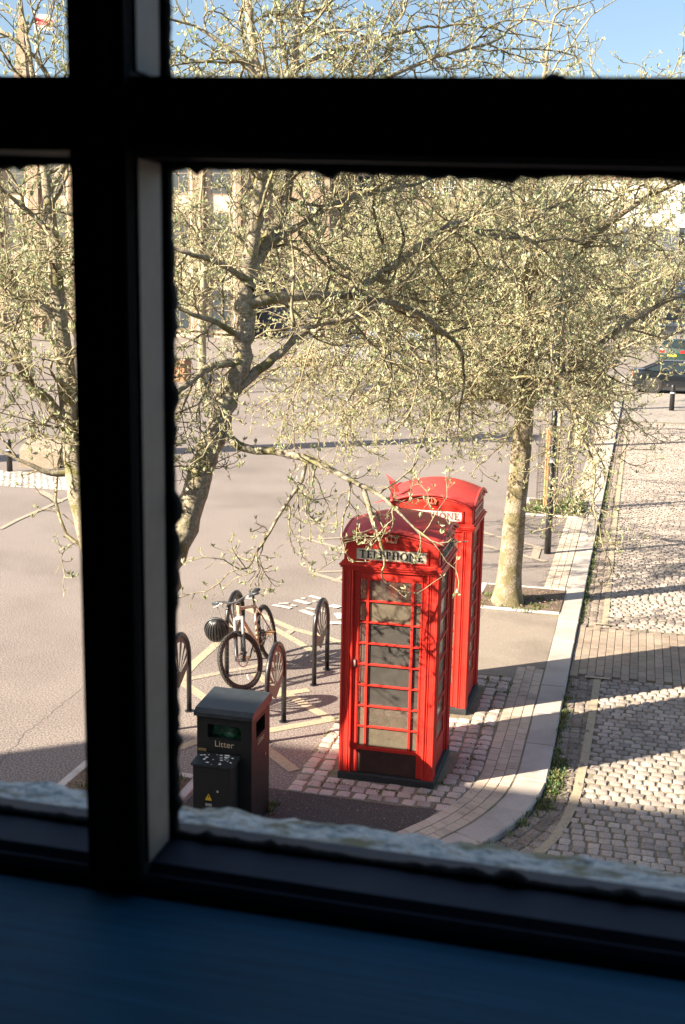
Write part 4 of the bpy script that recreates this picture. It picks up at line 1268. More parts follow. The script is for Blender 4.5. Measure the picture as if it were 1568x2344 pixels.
for i, (x, w, z) in enumerate([(0.08,0.05,0.925),(0.11,0.075,0.935),(0.17,0.07,0.932),(0.24,0.035,0.922),(0.31,0.022,0.922),(0.36,0.016,0.915)]):
    for (yy, zz_) in [(-w,-0.02),(-w*0.8,0.005),(0,0.012),(w*0.8,0.005),(w,-0.02),(0,-0.03)]: vs.append(B((x,yy,z+zz_)))
for i in range(5):
    for k in range(6): fs.append((i*6+k,i*6+(k+1)%6,(i+1)*6+(k+1)%6,(i+1)*6+k))
fs += [tuple(range(6)), tuple(range(35,29,-1))]
b.add(vs, fs); b.build('saddle', SADM, bike, True)
b = MB(); b.disc(B((0.43,-0.05,0.31)), lft2, 0.085, 0.003, 28, 0, 0.06)
for i in range(4):
    w = math.pi*i/2; b.tube([B((0.43,-0.05,0.31)), B((0.43+0.065*math.cos(w),-0.05,0.31+0.065*math.sin(w)))], 0.006, 4)
ck = b.build('crankset', DRK, bike)
for s_, dz, dx in ((-1,-0.10,0.14),(1,0.10,-0.14)):
    b = MB(); b.tube([B((0.43,0.07*s_,0.31)),B((0.43+dx,0.085*s_,0.31+dz))], 0.010, 6); b.build('crank_arm', DRK, ck)
    b = MB(); c = B((0.43+dx,0.135*s_,0.31+dz)); b.box(c.x-0.045,c.x+0.045,c.y-0.05,c.y+0.05,c.z-0.008,c.z+0.008); b.build('pedal', simple('pedal', (0.3,0.16,0.06), 0.5), ck)
b = MB(); b.tube([B((0.43,-0.05,0.385)),B((0.0,-0.05,0.385))], 0.004, 4); b.tube([B((0.43,-0.05,0.235)),B((0.02,-0.05,0.27))], 0.004, 4); b.disc(B((0,-0.05,0.345)), lft2, 0.045, 0.03, 18); b.tube([B((0,-0.055,0.31)),B((0.03,-0.058,0.22))], 0.014, 6)
b.build('chain_and_gears', simple('oily_steel', (0.10,0.08,0.06), 0.4, 0.6), bike)
b = MB(); c = S_((1.13,0.03,0.345)); d = (S_((1.13,0.03,0.10))-c); b.tube([c+d*0.72+Vector((0,0,0)), c+d*0.95], 0.012, 6); b.build('reflector', simple('reflector', (0.85,0.85,0.82), 0.2), bike)
# helmet hanging from the right-hand grip
hp = S_((0.90,-0.30,0.985))
hel = thing('cycle_helmet', 'black vented cycle helmet hanging by its straps from the bicycle handlebar', 'helmet')
hc = hp+Vector((0.0,-0.03,-0.28)); hax = Vector((0.25,-0.85,-0.46)).normalized()
e1 = Vector((0,0,1)).cross(hax).normalized(); e2 = hax.cross(e1)
HM = simple('helmet_shell', (0.02,0.02,0.022), 0.3); HW = simple('helmet_grey_trim', (0.16,0.16,0.16), 0.4)
b = MB()
for k in range(-4, 5):
    a = k*0.27; pts = []
    for i in range(11):
        w = math.pi*(i/10)
        pts.append(hc+e1*(0.13*math.sin(a)*math.sin(w)*1.0)+e2*(0.165*math.cos(w))+hax*(-0.02+0.125*math.cos(a)*math.sin(w)))
    b.tube(pts, [0.014]+[0.0175]*9+[0.014], 6)
b.build('shell_ribs', HM, hel, True)
b = MB(); n = 28; vs = []
b.tube([hc+e1*(0.134*math.cos(2*math.pi*i/n))+e2*(0.168*math.sin(2*math.pi*i/n))-hax*0.02 for i in range(n+1)], 0.016, 6); b.build('rim', HM, hel, True)
b = MB(); b.tube([hc+e1*(0.143*math.cos(2*math.pi*i/n))+e2*(0.178*math.sin(2*math.pi*i/n))-hax*0.012 for i in range(n+1)], 0.006, 5); b.build('trim', HW, hel, True)
b = MB()
b.tube([hp+Vector((0.0,0,0)), hc+e1*0.10+e2*0.06], 0.006, 4); b.tube([hp+Vector((-0.04,0,0)), hc-e1*0.10+e2*0.06], 0.006, 4)
b.tube([hc+e1*0.08-e2*0.09, hc+Vector((0.0,0,-0.22)), hc-e1*0.08-e2*0.09], 0.006, 4); b.tube([hc+Vector((0.0,0,-0.22)), hc+Vector((-0.01,0,-0.29))], 0.006, 4)
b.build('straps', HW, hel)

# ================================================================== posts, bollards, tree guard
POST = simple('black_post_paint', (0.02,0.02,0.022), 0.4, var=0.4, scale=18)
WBAND = simple('white_band', (0.75,0.73,0.68), 0.6)
def post(label, loc, h, r, lantern=True):
    root = thing('lamp_post', label, 'lamp post', loc)
    b = MB(); b.tube([(0,0,-0.03),(0,0,0.9),(0,0,0.94),(0,0,h)], [r*1.25,r*1.2,r,r*0.8], 14); b.build('column', POST, root, True)
    b = MB(); b.tube([(0,0,1.62),(0,0,1.70)], r*1.08, 14); b.build('band', WBAND, root)
    if lantern:
        b = MB(); b.tube([(0,0,h),(0,0,h+0.08),(0,0,h+0.5),(0,0,h+0.62),(0,0,h+0.72)], [0.05,0.12,0.2,0.24,0.02], 8); b.build('lantern', POST, root)
    return root
post('slim black lamp post standing between the two right hand trees', (-1.36,20.19,0), 5.4, 0.047)
def bollard(label, loc, h=0.78, r=0.065, grp='black bollards on the square'):
    root = thing('bollard', label, 'bollard', loc, 0, grp)
    b = MB(); b.tube([(0,0,-0.03),(0,0,h*0.9),(0,0,h*0.97),(0,0,h)], [r*1.1,r*0.95,r*0.9,r*0.4], 14); b.build('shaft', POST, root, True)
    b = MB(); b.tube([(0,0,h*0.66),(0,0,h*0.70)], r*1.02, 14); b.build('band', WBAND, root)
bollard('black bollard with white band at the left edge, on the sett strip', (-14.42,24.65,0))
p = G(78,1010); bollard('black bollard behind the stone block, seen through the left pane', (p.x,p.y,0), 0.85)
p = G(1436,800); bollard('black bollard far up the right hand side beside the road', (p.x,p.y,-0.05), 1.25, 0.14)
p = G(1537,940,ROAD_Z); bollard('black bollard on the setts just in front of the black car', (p.x,p.y,ROAD_Z), 1.0, 0.09)
STN = speckle('sandstone', (0.30,0.245,0.185), (0.22,0.18,0.135), (0.38,0.32,0.25), 25, 1.5, 0.92)
sb = thing('stone_bench', 'low pale stone bench block beyond the sett strip in the left pane', 'bench', (-13.85,25.75,0), math.radians(8))
b = MB(); b.extr([(-0.75,-0.3,0),(-0.75,-0.3,0.42),(-0.75,-0.18,0.50),(-0.75,0.35,0.62),(-0.75,0.35,0)], (1.0,0,0)); b.build('block', STN, sb)
b = MB(); b.cbox(0.254,0.55,-0.22,0.3,-0.01,0.36,0.03); b.build('end_block', STN, sb)
pl = G(412,872); b = MB(); b.cbox(-0.55,0.4,-0.4,0.4,-0.02,0.95,0.03)
plo = thing('brick_planter', 'square orange brick planter on the square beside the mullion', 'planter', (pl.x,pl.y,0))
b.build('box', simple('orange_brick', (0.42,0.22,0.12), 0.9, var=0.25, scale=9), plo)
b = MB(); b.cbox(-0.6,0.45,-0.45,0.45,0.951,1.03,0.02); b.build('coping', STN, plo)

GX, GY = -1.58, 24.42
gd = thing('tree_guard', 'wire mesh tree guard round the young tree in the second pit', 'tree guard', (GX,GY,0))
WIRE = simple('guard_wire', (0.06,0.05,0.045), 0.5)
b = MB(); nW = 26
for i in range(nW):
    a = 2*math.pi*i/nW; b.tube([(0.36*math.cos(a),0.36*math.sin(a),0.02),(0.36*math.cos(a),0.36*math.sin(a),1.75)], 0.0045, 4)
b.build('upright_wires', WIRE, gd)
b = MB()
for k in range(9): b.ring((0,0,0.1+k*0.205), (0,0,1), 0.36, 0.005, 28, 4)
b.build('ring_wires', WIRE, gd)
for (x, y, tx) in [(-0.16,-0.12,0.06),(0.26,-0.2,0.04)]:
    b = MB()
    if x < 0: b.cbox(x-0.04,x+0.04,y-0.04,y+0.04,0,1.7,0.006)
    else: b.tube([(x,y,0),(x+0.05,y,1.85)], 0.016, 6)
    o = b.build('stake', simple('stake_wood', (0.50,0.28,0.12), 0.8, var=0.2, scale=20) if x < 0 else simple('stake_steel', (0.25,0.24,0.24), 0.5), gd)
b = MB(); b.cbox(-0.06,0.0,-0.2,-0.14,0,1.6,0.006); b.build('stake', simple('stake_wood_pale', (0.46,0.27,0.13), 0.8, var=0.2, scale=20), gd)
b = MB()
for _ in range(420):
    d = Vector((random.gauss(0,1),random.gauss(0,1),abs(random.gauss(0,1)))).normalized()*random.uniform(0.08,0.30)
    leafy(b, -1.12+d.x, 24.05+d.y, 0.04+d.z*1.15, 1, 0.06, 0.02)
bu = thing('bush', 'small dark green leafy bush at the foot of the tree guard', 'bush')
tag(b.build('foliage', leaf_mat('bush_leaf', [(0.03,0.09,0.02),(0.05,0.13,0.03),(0.08,0.16,0.04)]), bu), kind='stuff')
b = MB()
for k in range(7):
    a = k*0.9; b.tube([(-1.12,24.05,0.0),(-1.12+0.16*math.cos(a),24.05+0.16*math.sin(a),0.2)], 0.006, 4)
b.build('stems', simple('bush_stem', (0.1,0.07,0.04), 0.9), bu)

# added stone column, unseen to the left, only to cast the shadow band
mc = thing('shadow_column', 'added unseen stone column beyond the left edge, casting a shadow across the square', 'column', (-23.0,20.8,0))
b = MB(); b.cbox(-1.1,1.1,-1.1,1.1,-0.05,1.2,0.03); b.build('base', STN, mc)
b = MB(); b.tube([(0,0,1.2),(0,0,12.4)], [0.62,0.52], 20); b.build('shaft', STN, mc, True)
b = MB(); b.cbox(-0.75,0.75,-0.75,0.75,12.4,13.1,0.03); b.build('shadow_column_capital', STN, mc)

# ================================================================== cars
def car(label, loc, rz, paint, kind='saloon', alloy=(0.5,0.5,0.5), plate=(0.7,0.7,0.65)):
    root = thing('car', label, 'car', loc, rz, 'cars parked or passing on the far square')
    P = {'saloon': dict(L=4.6,W=1.80,H=1.42,hood=0.92,belt=0.95,boot=1.02,ws=(0.75,0.10),rs=(-1.85,-1.05),wb=1.35,wr=0.325),
         'suv':    dict(L=4.5,W=1.86,H=1.66,hood=1.08,belt=1.12,boot=1.16,ws=(0.95,0.25),rs=(-2.15,-1.75),wb=1.33,wr=0.36),
         'hatch':  dict(L=4.1,W=1.75,H=1.48,hood=0.94,belt=0.98,boot=1.05,ws=(0.80,0.15),rs=(-1.98,-1.45),wb=1.27,wr=0.315)}[kind]
    L, W, H = P['L']/2, P['W']/2, P['H']
    pm = simple('car_paint', paint, 0.25, 0.0, coat=0.8); gm = simple('car_glass', (0.02,0.03,0.035), 0.06, spec=0.8)
    # lower body: stations from the tail to the nose
    st_ = [(-L,0.80,0.45,P['boot']*0.80),(-L+0.06,0.90,0.30,P['boot']*0.97),(-L+0.4,0.97,0.22,P['boot']),(P['rs'][0]+0.25,0.99,0.20,P['boot']+0.01),(-P['wb'],1.0,0.2,P['belt']+0.03),(0,1.0,0.2,P['belt']),
           (P['ws'][0],0.99,0.2,P['belt']-0.01),(P['wb'],0.97,0.2,P['hood']-0.02),(L-0.35,0.90,0.22,P['hood']-0.12),(L-0.06,0.80,0.28,P['hood']-0.24),(L,0.66,0.40,P['hood']-0.36)]
    vs, fs = [], []
    for (x, w, z0, z1) in st_:
        hw = W*w; zm = z0+(z1-z0)*0.52
        for (y, z) in [(-hw*0.86,z0),(-hw*0.98,z0+0.10),(-hw,zm),(-hw*0.95,z1-0.06),(-hw*0.84,z1),(hw*0.84,z1),(hw*0.95,z1-0.06),(hw,zm),(hw*0.98,z0+0.10),(hw*0.86,z0)]:
            vs.append((x,y,z))
    n = 10
    for i in range(len(st_)-1):
        for k in range(n): fs.append((i*n+k,(i+1)*n+k,(i+1)*n+(k+1)%n,i*n+(k+1)%n))
    fs += [tuple(range(n)), tuple(range((len(st_)-1)*n+n-1,(len(st_)-1)*n-1,-1))]
    b = MB(); b.add(vs, [f[::-1] for f in fs]); body = b.build('body', pm, root, 'auto')
    # cabin
    x0, x1 = P['rs']; x3, x2 = P['ws']
    zb = P['belt']-0.015
    def sec(x, w, z): return [(x,-w,z),(x,w,z)]
    wb_, wt = W*0.90, W*0.70
    base = [(x0,-wb_*0.94,zb+0.06),(x0,wb_*0.94,zb+0.06),(x3,wb_,zb),(x3,-wb_,zb)]
    top = [(x1,-wt,H-0.05),(x1,wt,H-0.05),(x2,wt,H-0.03),(x2,-wt,H-0.03)]
    b = MB(); b.add(base+top, [(0,1,5,4),(1,2,6,5),(2,3,7,6),(3,0,4,7)]); cab_ = b.build('windows', gm, root)
    b = MB()
    rt = [(x1-0.05,-wt*1.0,H-0.055),(x1-0.05,wt*1.0,H-0.055),(x2+0.04,wt*1.0,H-0.035),(x2+0.04,-wt*1.0,H-0.035)]
    xm = (x1+x2)/2
    b.add(rt+[(x1+0.1,-wt*0.8,H),(x1+0.1,wt*0.8,H),(x2-0.1,wt*0.8,H),(x2-0.1,-wt*0.8,H)], [(4,5,6,7)[::-1],(0,1,5,4)[::-1],(1,2,6,5)[::-1],(2,3,7,6)[::-1],(3,0,4,7)[::-1],(0,1,2,3)])
    b.build('roof', pm, root)
    b = MB()
    for s_ in (-1, 1):
        for (pa, pb2) in [((x0,wb_*0.94*s_,zb+0.06),(x1,wt*s_,H-0.05)),((x3,wb_*s_,zb),(x2,wt*s_,H-0.03)),((xm-0.1,wb_*0.985*s_,zb+0.02),(xm-0.08,wt*s_,H-0.04))]:
            b.tube([pa,pb2], 0.04, 6)
    b.build('pillars', pm, root)
    wheels = MB()
    for sx in (-1, 1):
        for sy in (-1, 1):
            w = empty('wheel', (sx*P['wb'], sy*(W-0.085), P['wr']), 0, root)
            b = MB(); b.tube([(0,-0.11,0),(0,-0.10,0),(0,0.10,0),(0,0.11,0)], [P['wr']*0.9,P['wr'],P['wr'],P['wr']*0.9], 22); b.build('tyre', TYRE, w, 'auto')
            b = MB(); b.ring((0,0.105*sy,0), (0,1,0), P['wr']*0.68, 0.018, 20, 5)
            for i in range(10):
                a = 2*math.pi*i/10; b.tube([(0,0.112*sy,0),(P['wr']*0.68*math.cos(a),0.112*sy,P['wr']*0.68*math.sin(a))], 0.016, 4)
            b.build('rim', simple('alloy', alloy, 0.3, 0.8), w)
            b = MB(); b.disc((0,0.081*sy,0.02), (0,1,0), P['wr']*1.14, 0.02, 22); b.build('wheel_arch', DRK, w)
    for sy in (-1, 1):
        b = MB(); b.cbox(-L-0.012,-L+0.10,*sorted((sy*W*0.52,sy*W*0.86)),P['boot']*0.72,P['boot']*0.86,0.01); b.build('tail_light', simple('tail_light_red', (0.55,0.02,0.02), 0.2), root)
        b = MB(); b.cbox(L-0.28,L-0.035,*sorted((sy*W*0.50,sy*W*0.78)),P['hood']-0.33,P['hood']-0.21,0.01); b.build('headlight', simple('headlight_lens', (0.5,0.5,0.5), 0.1), root)
        b = MB(); b.cbox(x3-0.32,x3-0.14,*sorted((sy*(W-0.02),sy*(W+0.13))),zb+0.02,zb+0.14,0.02); b.build('wing_mirror', pm, root)
    b = MB(); b.box(-L-0.03,-L+0.02,-0.26,0.26,0.55,0.66); b.build('number_plate', simple('plate', plate, 0.5), root)
    b = MB(); b.box(-L+0.02,L-0.03,-W*0.985,W*0.985,0.17,0.30); b.build('sill_trim', DRK, root)
    return root
p = G(765,838); car('silver SUV parked on the square behind the bench', (p.x+1.33,p.y+0.85,-0.002), math.pi, (0.21,0.21,0.22), 'suv')
p = G(1495,900,ROAD_Z); car('black saloon car on the road at the right edge', (p.x+1.35,p.y+0.8,ROAD_Z), 0.0, (0.008,0.010,0.014), 'saloon', (0.2,0.2,0.2))
p = G(1545,838); car('dark green car seen from behind beyond the black saloon', (p.x+0.3,p.y+2.0,-0.002), math.pi/2-0.25, (0.012,0.04,0.035), 'hatch', plate=(0.75,0.52,0.03))
p = G(1240,868); car('silver hatchback with red tail lights behind the young tree', (p.x,p.y+2.0,0.0), math.pi/2+0.1, (0.3,0.31,0.33), 'hatch')
p = G(1215,748); car('pale grey car far back in front of the white shops', (p.x,p.y,-0.002), math.pi-0.1, (0.5,0.51,0.53), 'saloon')
p = G(905,790); car('light blue car far back half hidden by twigs', (p.x,p.y,-0.002), 0.05, (0.35,0.42,0.5), 'hatch')

# ================================================================== bench with a seated person
p = G(678,862)
WOOD = simple('red_brown_bench_wood', (0.20,0.075,0.045), 0.6, var=0.25, scale=9)
bn = thing('bench', 'red brown slatted bench on the square with its back to us', 'bench', (p.x,p.y+0.3,0), math.radians(-3))
for (y, z, dy) in [(-0.03,0.86,0.0),(0.0,0.66,0.0)]:
    b = MB(); b.cbox(-0.95,0.95,y-0.02,y+0.02,z-0.06,z+0.06,0.01); b.build('back_slat', WOOD, bn)
for k in range(4):
    b = MB(); b.cbox(-0.95,0.95,0.06+k*0.12,0.155+k*0.12,0.42,0.455,0.01); b.build('seat_slat', WOOD, bn)
for x in (-0.78, 0.78):
    b = MB(); b.tube([(x,-0.06,0.0),(x,0.0,0.42),(x,-0.05,0.92)], 0.025, 6); b.tube([(x,0.0,0.40),(x,0.52,0.41)], 0.02, 6); b.tube([(x,0.50,0.0),(x,0.52,0.42),(x,0.5,0.62),(x,0.02,0.66)], 0.022, 6); b.build('leg', DRK, bn)
def skin_body(name, verts, edges, parent, mat_, sub=2):
    me = bpy.data.meshes.new(name); me.from_pydata([v[:3] for v in verts], edges, [])
    o = link(name, me, parent)
    md = o.modifiers.new('skin', 'SKIN')
    lay = me.skin_vertices[0].data if len(me.skin_vertices) else None
    if lay is None:
        me.attributes  # the modifier adds the layer below
    for i, v in enumerate(verts):
        d = me.skin_vertices[0].data[i]; d.radius = v[3] if isinstance(v[3], (tuple, list)) else (v[3], v[3]); d.use_root = (i == 0)
    ss = o.modifiers.new('sub', 'SUBSURF'); ss.levels = sub; ss.render_levels = sub
    me.materials.append(mat_)
    return o
def person_seated(label, loc, rz, cloth, legs, hair):
    root = thing('person', label, 'person', loc, rz)
    def mk(name, verts, edges, m, parent=root):
        me = bpy.data.meshes.new(name); me.from_pydata([v[:3] for v in verts], edges, [])
        o = link(name, me, parent)
        bpy.context.view_layer.objects.active = o
        o.modifiers.new('skin', 'SKIN')
        if not me.skin_vertices:
            with bpy.context.temp_override(object=o, active_object=o): bpy.ops.mesh.customdata_skin_add()
        for i, v in enumerate(verts):
            d = me.skin_vertices[0].data[i]; d.radius = v[3] if isinstance(v[3], tuple) else (v[3], v[3]); d.use_root = (i == 0)
        s_ = o.modifiers.new('sub', 'SUBSURF'); s_.levels = 2; s_.render_levels = 2
        me.materials.append(m); return o
    skin = simple('skin', (0.50,0.30,0.22), 0.6)
    V = [(0,0.12,0.52,(0.15,0.12)),(0,0.10,0.72,(0.14,0.10)),(0,0.09,0.93,(0.16,0.10)),(0,0.10,1.03,(0.08,0.07)),(0,0.11,1.10,0.05),(0,0.13,1.20,(0.075,0.09)),(0,0.13,1.29,(0.06,0.07)),
         (-0.19,0.09,0.98,0.055),(-0.25,0.14,0.76,0.045),(-0.20,0.34,0.66,0.035),(-0.16,0.42,0.66,0.03),
         (0.19,0.09,0.98,0.055),(0.25,0.14,0.76,0.045),(0.20,0.34,0.66,0.035),(0.16,0.42,0.66,0.03),
         (-0.10,0.30,0.54,0.085),(-0.11,0.56,0.54,0.06),(-0.11,0.58,0.30,0.05),(-0.11,0.58,0.08,0.04),(-0.11,0.70,0.05,0.035),
         (0.10,0.30,0.54,0.085),(0.11,0.56,0.54,0.06),(0.11,0.58,0.30,0.05),(0.11,0.58,0.08,0.04),(0.11,0.70,0.05,0.035)]
    E_ = [(0,1),(1,2),(2,3),(3,4),(4,5),(5,6),(2,7),(7,8),(8,9),(9,10),(2,11),(11,12),(12,13),(13,14),(0,15),(15,16),(16,17),(17,18),(18,19),(0,20),(20,21),(21,22),(22,23),(23,24)]
    mk('body', V, E_, skin)
    mk('jacket', [(x,y,z,(r[0]+.02,r[1]+.02) if isinstance(r,tuple) else r+.014) for x,y,z,r in [V[0],V[1],V[2],V[3],V[7],V[8],V[9],V[11],V[12],V[13]]], [(0,1),(1,2),(2,3),(2,4),(4,5),(5,6),(2,7),(7,8),(8,9)], cloth)
    mk('trousers', [(x,y,z,(r[0]+.012,r[1]+.012) if isinstance(r,tuple) else r+.014) for x,y,z,r in [V[0],V[15],V[16],V[17],V[18],V[20],V[21],V[22],V[23]]], [(0,1),(1,2),(2,3),(3,4),(0,5),(5,6),(6,7),(7,8)], legs)
    mk('hair', [(0,0.10,1.27,(0.085,0.09)),(0,0.075,1.20,(0.09,0.06)),(0,0.055,1.10,(0.085,0.045)),(0,0.05,1.0,(0.06,0.03))], [(0,1),(1,2),(2,3)], hair)
    return root
q = bn.location
person_seated('person in a magenta top with auburn hair sitting at the right end of the bench', (q.x+0.55,q.y+0.05,0.0), math.radians(-5), simple('magenta_top', (0.30,0.05,0.14), 0.8, var=0.3, scale=12), simple('dark_trousers', (0.03,0.03,0.04), 0.8), simple('auburn_hair', (0.16,0.05,0.025), 0.6))

# ================================================================== buildings round the square
GLZ = simple('house_glass', (0.03,0.04,0.05), 0.08, spec=0.8)
WFR = simple('white_window_paint', (0.7,0.69,0.66), 0.6)
SLATE = simple('slate_roof', (0.10,0.10,0.115), 0.8, var=0.25, scale=3)
TILE = simple('clay_tile_roof', (0.26,0.13,0.09), 0.9, var=0.3, scale=3)
def house(name, label, xl, xr, y, z1, wall, roofm, rows, ncol, roof_h=2.5, depth=9.0, win=(1.0,1.7), shop=None, chim=2, cat='building', skip=(), fm=None):
    root = thing(name, label, cat, ((xl+xr)/2, y, 0))
    hw = (xr-xl)/2
    b = MB(); b.box(-hw,hw,0,depth,-0.1,z1); b.build('wall', wall, root)
    b = MB(); rf = [(-hw-0.2,-0.3,z1+0.001),(-hw-0.2,depth/2,z1+roof_h),(-hw-0.2,depth+0.3,z1+0.001)]
    b.extr(rf, (2*hw+0.4,0,0)); r = b.build('roof', roofm, root)
    b = MB(); b.box(-hw-0.1,hw+0.1,-0.16,-0.003,z1-0.3,z1); b.build('cornice', WFR, root)
    for k in range(chim):
        x = -hw+0.8+k*(2*hw-1.6)/max(1, chim-1); b = MB(); b.box(x-0.5,x+0.5,depth/2-0.4,depth/2+0.4,z1+roof_h-0.6,z1+roof_h+1.3)
        for j in (-0.25, 0.25): b.tube([(x+j,depth/2,z1+roof_h+1.3),(x+j,depth/2,z1+roof_h+1.75)], 0.12, 8)
        b.build('chimney', TILE if roofm is TILE else wall, r)
    ww, wh = win
    for zi, z in enumerate(rows):
        for c in range(ncol):
            if (zi, c) in skip: continue
            x = -hw+(c+0.5)*2*hw/ncol
            b = MB(); b.box(x-ww/2-0.08,x+ww/2+0.08,-0.05,-0.002,z-0.08,z+wh+0.08); f = b.build('window', fm or WFR, root)
            for (a0,a1,c0,c1) in [(x-ww/2,x-0.03,z,z+wh/2-0.03),(x+0.03,x+ww/2,z,z+wh/2-0.03),(x-ww/2,x-0.03,z+wh/2+0.03,z+wh),(x+0.03,x+ww/2,z+wh/2+0.03,z+wh)]:
                b = MB(); b.box(a0,a1,-0.062,-0.051,c0,c1); b.build('pane', GLZ, f)
    return root, hw
def ix(u, y): return AT(u, 640, y).x
cream = speckle('cream_stone', (0.52,0.43,0.32), (0.43,0.35,0.26), (0.6,0.51,0.4), 4, 0.25, 0.9)
buff = speckle('buff_stone', (0.27,0.20,0.145), (0.2,0.15,0.105), (0.35,0.27,0.2), 4, 0.25, 0.9)
pinkish = speckle('pink_brick', (0.44,0.32,0.25), (0.34,0.24,0.18), (0.52,0.4,0.33), 5, 0.25, 0.9)
white_r = speckle('white_render', (0.76,0.73,0.70), (0.7,0.67,0.64), (0.82,0.8,0.77), 3, 0.25, 0.8)
grey_r = speckle('grey_render', (0.50,0.49,0.47), (0.42,0.41,0.4), (0.58,0.57,0.55), 3, 0.25, 0.85)
# pale hall at the left with pilasters
xl, xr = ix(-420, 86), ix(556, 86)
hall, hw = house('stone_hall', 'pale cream stone hall with pilasters at the far left of the square', xl, xr, 86.0, 16.2, cream, SLATE, [0.6,6.4,10.8], 11, 2.0, 14, (1.5,3.0), chim=3, fm=buff)
for k in range(12):
    x = -hw+k*2*hw/11
    b = MB(); b.box(max(-hw,x-0.45),min(hw,x+0.45),-0.5,-0.003,-0.1,15.6); b.build('pilaster', buff, hall)
# gateway building with an arch and dark blue gates
xl, xr = ix(556, 88)+0.1, ix(752, 88)
gate, hw = house('gateway_house', 'brown stone house with a round arch and dark blue gates', xl, xr, 88.0, 14.4, buff, TILE, [8.4,11.6], 3, 2.4, 10, (0.9,1.7), chim=1)
ax = ix(648, 88)-(xl+xr)/2
b = MB(); ra = 1.75
for i in range(15):
    a = math.pi*i/15+0.02; a2 = math.pi*(i+1)/15-0.02
    b2 = MB(); b2.extr([(ax+ra*math.cos(a),-0.14,4.7+ra*math.sin(a)),(ax+ra*math.cos(a2),-0.14,4.7+ra*math.sin(a2)),(ax+(ra+0.5)*math.cos(a2),-0.14,4.7+(ra+0.5)*math.sin(a2)),(ax+(ra+0.5)*math.cos(a),-0.14,4.7+(ra+0.5)*math.sin(a))], (0,0.135,0)); b2.build('arch_stone', cream, gate)
b.extr([(ax-ra,-0.04,4.61)]+[(ax+ra*math.cos(math.pi-math.pi*i/12),-0.04,4.62+ra*math.sin(math.pi*i/12)) for i in range(13)]+[(ax+ra,-0.04,4.61)], (0,0.037,0)); b.build('arch_recess', simple('dark_recess', (0.20,0.17,0.15), 0.9), gate)
navy = simple('navy_gate_paint', (0.016,0.024,0.045), 0.5, var=0.2, scale=6)
for k in range(12):
    x0 = ax-2.7+k*0.45
    b = MB(); b.box(x0+0.012,x0+0.44,-0.10,-0.045,0.0,4.6); b.build('gate_board', navy, gate)
for x in (ax-2.9, ax+2.9):
    b = MB(); b.box(x-0.2,x+0.2,-0.3,-0.003,0,5.0); b.build('gate_pier', cream, gate)
# row behind the crown
xl, xr = ix(752, 96)+0.1, ix(905, 96)
house('brick_house', 'pinkish brick house beside the gateway house, behind the twigs', xl, xr, 96.0, 13.6, pinkish, SLATE, [1.0,4.8,8.4,11.2], 3, 2.2, 9, (0.95,1.7))
xl, xr = ix(905, 110)+0.1, ix(1090, 110)
house('stone_house', 'buff stone house in the middle of the far row', xl, xr, 110.0, 14.8, buff, TILE, [1.2,5.2,9.0,12.2], 4, 2.4, 9, (1.0,1.8))
xl, xr = ix(1090, 124)+0.1, ix(1290, 124)
house('grey_house', 'grey rendered house left of the white shops', xl, xr, 124.0, 17.0, grey_r, SLATE, [1.4,6.0,10.0,13.4], 4, 2.6, 9, (1.1,1.9))
xl, xr = ix(1290, 140)+0.1, ix(1760, 140)
shop, hw = house('shop_building', 'white rendered three storey building with shopfronts at the right', xl, xr, 140.0, 16.2, white_r, TILE, [8.8,12.6], 6, 2.6, 10, (1.3,2.2), chim=3)
b = MB(); b.box(-hw+0.3,hw-0.3,-0.35,-0.003,5.0,6.0); b.build('shop_fascia', WFR, shop)
b = MB(); b.box(-hw+0.5,hw-0.5,-0.06,-0.004,0.5,4.99); b.build('shop_window', simple('shop_glass', (0.12,0.12,0.12), 0.15, var=0.5, scale=0.5), shop)
for k in range(9):
    x = -hw+0.5+k*(2*hw-1.0)/8
    b = MB(); b.box(x-0.22,x+0.22,-0.4,-0.07,0,4.99); b.build('shop_pilaster', WFR, shop)
b = MB(); x = ix(1556,139.5)-(xl+xr)/2; b.box(x-0.6,x+0.6,-0.55,-0.45,2.4,5.2); b.build('shop_sign', simple('blue_sign', (0.06,0.22,0.55), 0.4), shop)
# church spire and flag seen above the transom at the left
sx = AT(52, 120, 150)
ch = thing('church_tower', 'slender stone church spire above the roofs in the upper left pane', 'church', (sx.x,150,0))
b = MB(); b.box(-1.3,1.3,-1.3,1.3,-0.1,27); b.build('tower', buff, ch)
b = MB(); b.add([(-1.2,-1.2,27),(1.2,-1.2,27),(1.2,1.2,27),(-1.2,1.2,27),(0,0,42)], [(0,1,4),(1,2,4),(2,3,4),(3,0,4)]); b.build('spire', buff, ch)
fp_ = AT(83, 150, 92); ft = AT(83, 60, 92)
fl = thing('flag', 'red and white flag on a white pole above the hall roof', 'flag', (fp_.x,92,0))
b = MB(); b.tube([(0,0,16.5),(0,0,ft.z+1.2)], 0.06, 8); b.build('pole', WFR, fl)
def flagcloth(y0, y1, z0, z1, m, nm):
    b = MB(); vs = []; fs = []
    for i in range(9):
        x = 0.06+1.5*i/8
        for z in (z0, z1): vs.append((x, 0.12*math.sin(i*0.9), z-0.03*i))
    for i in range(8): fs.append((2*i,2*i+2,2*i+3,2*i+1))
    b.add(vs, fs); b.build(nm, m, fl)
zt_ = ft.z+1.0
flagcloth(0,0,zt_-0.33,zt_,WBAND,'white_stripe'); flagcloth(0,0,zt_-0.85,zt_-0.331,simple('flag_red',(0.6,0.04,0.05),0.7),'red_stripe'); flagcloth(0,0,zt_-1.2,zt_-0.851,WBAND,'white_stripe')

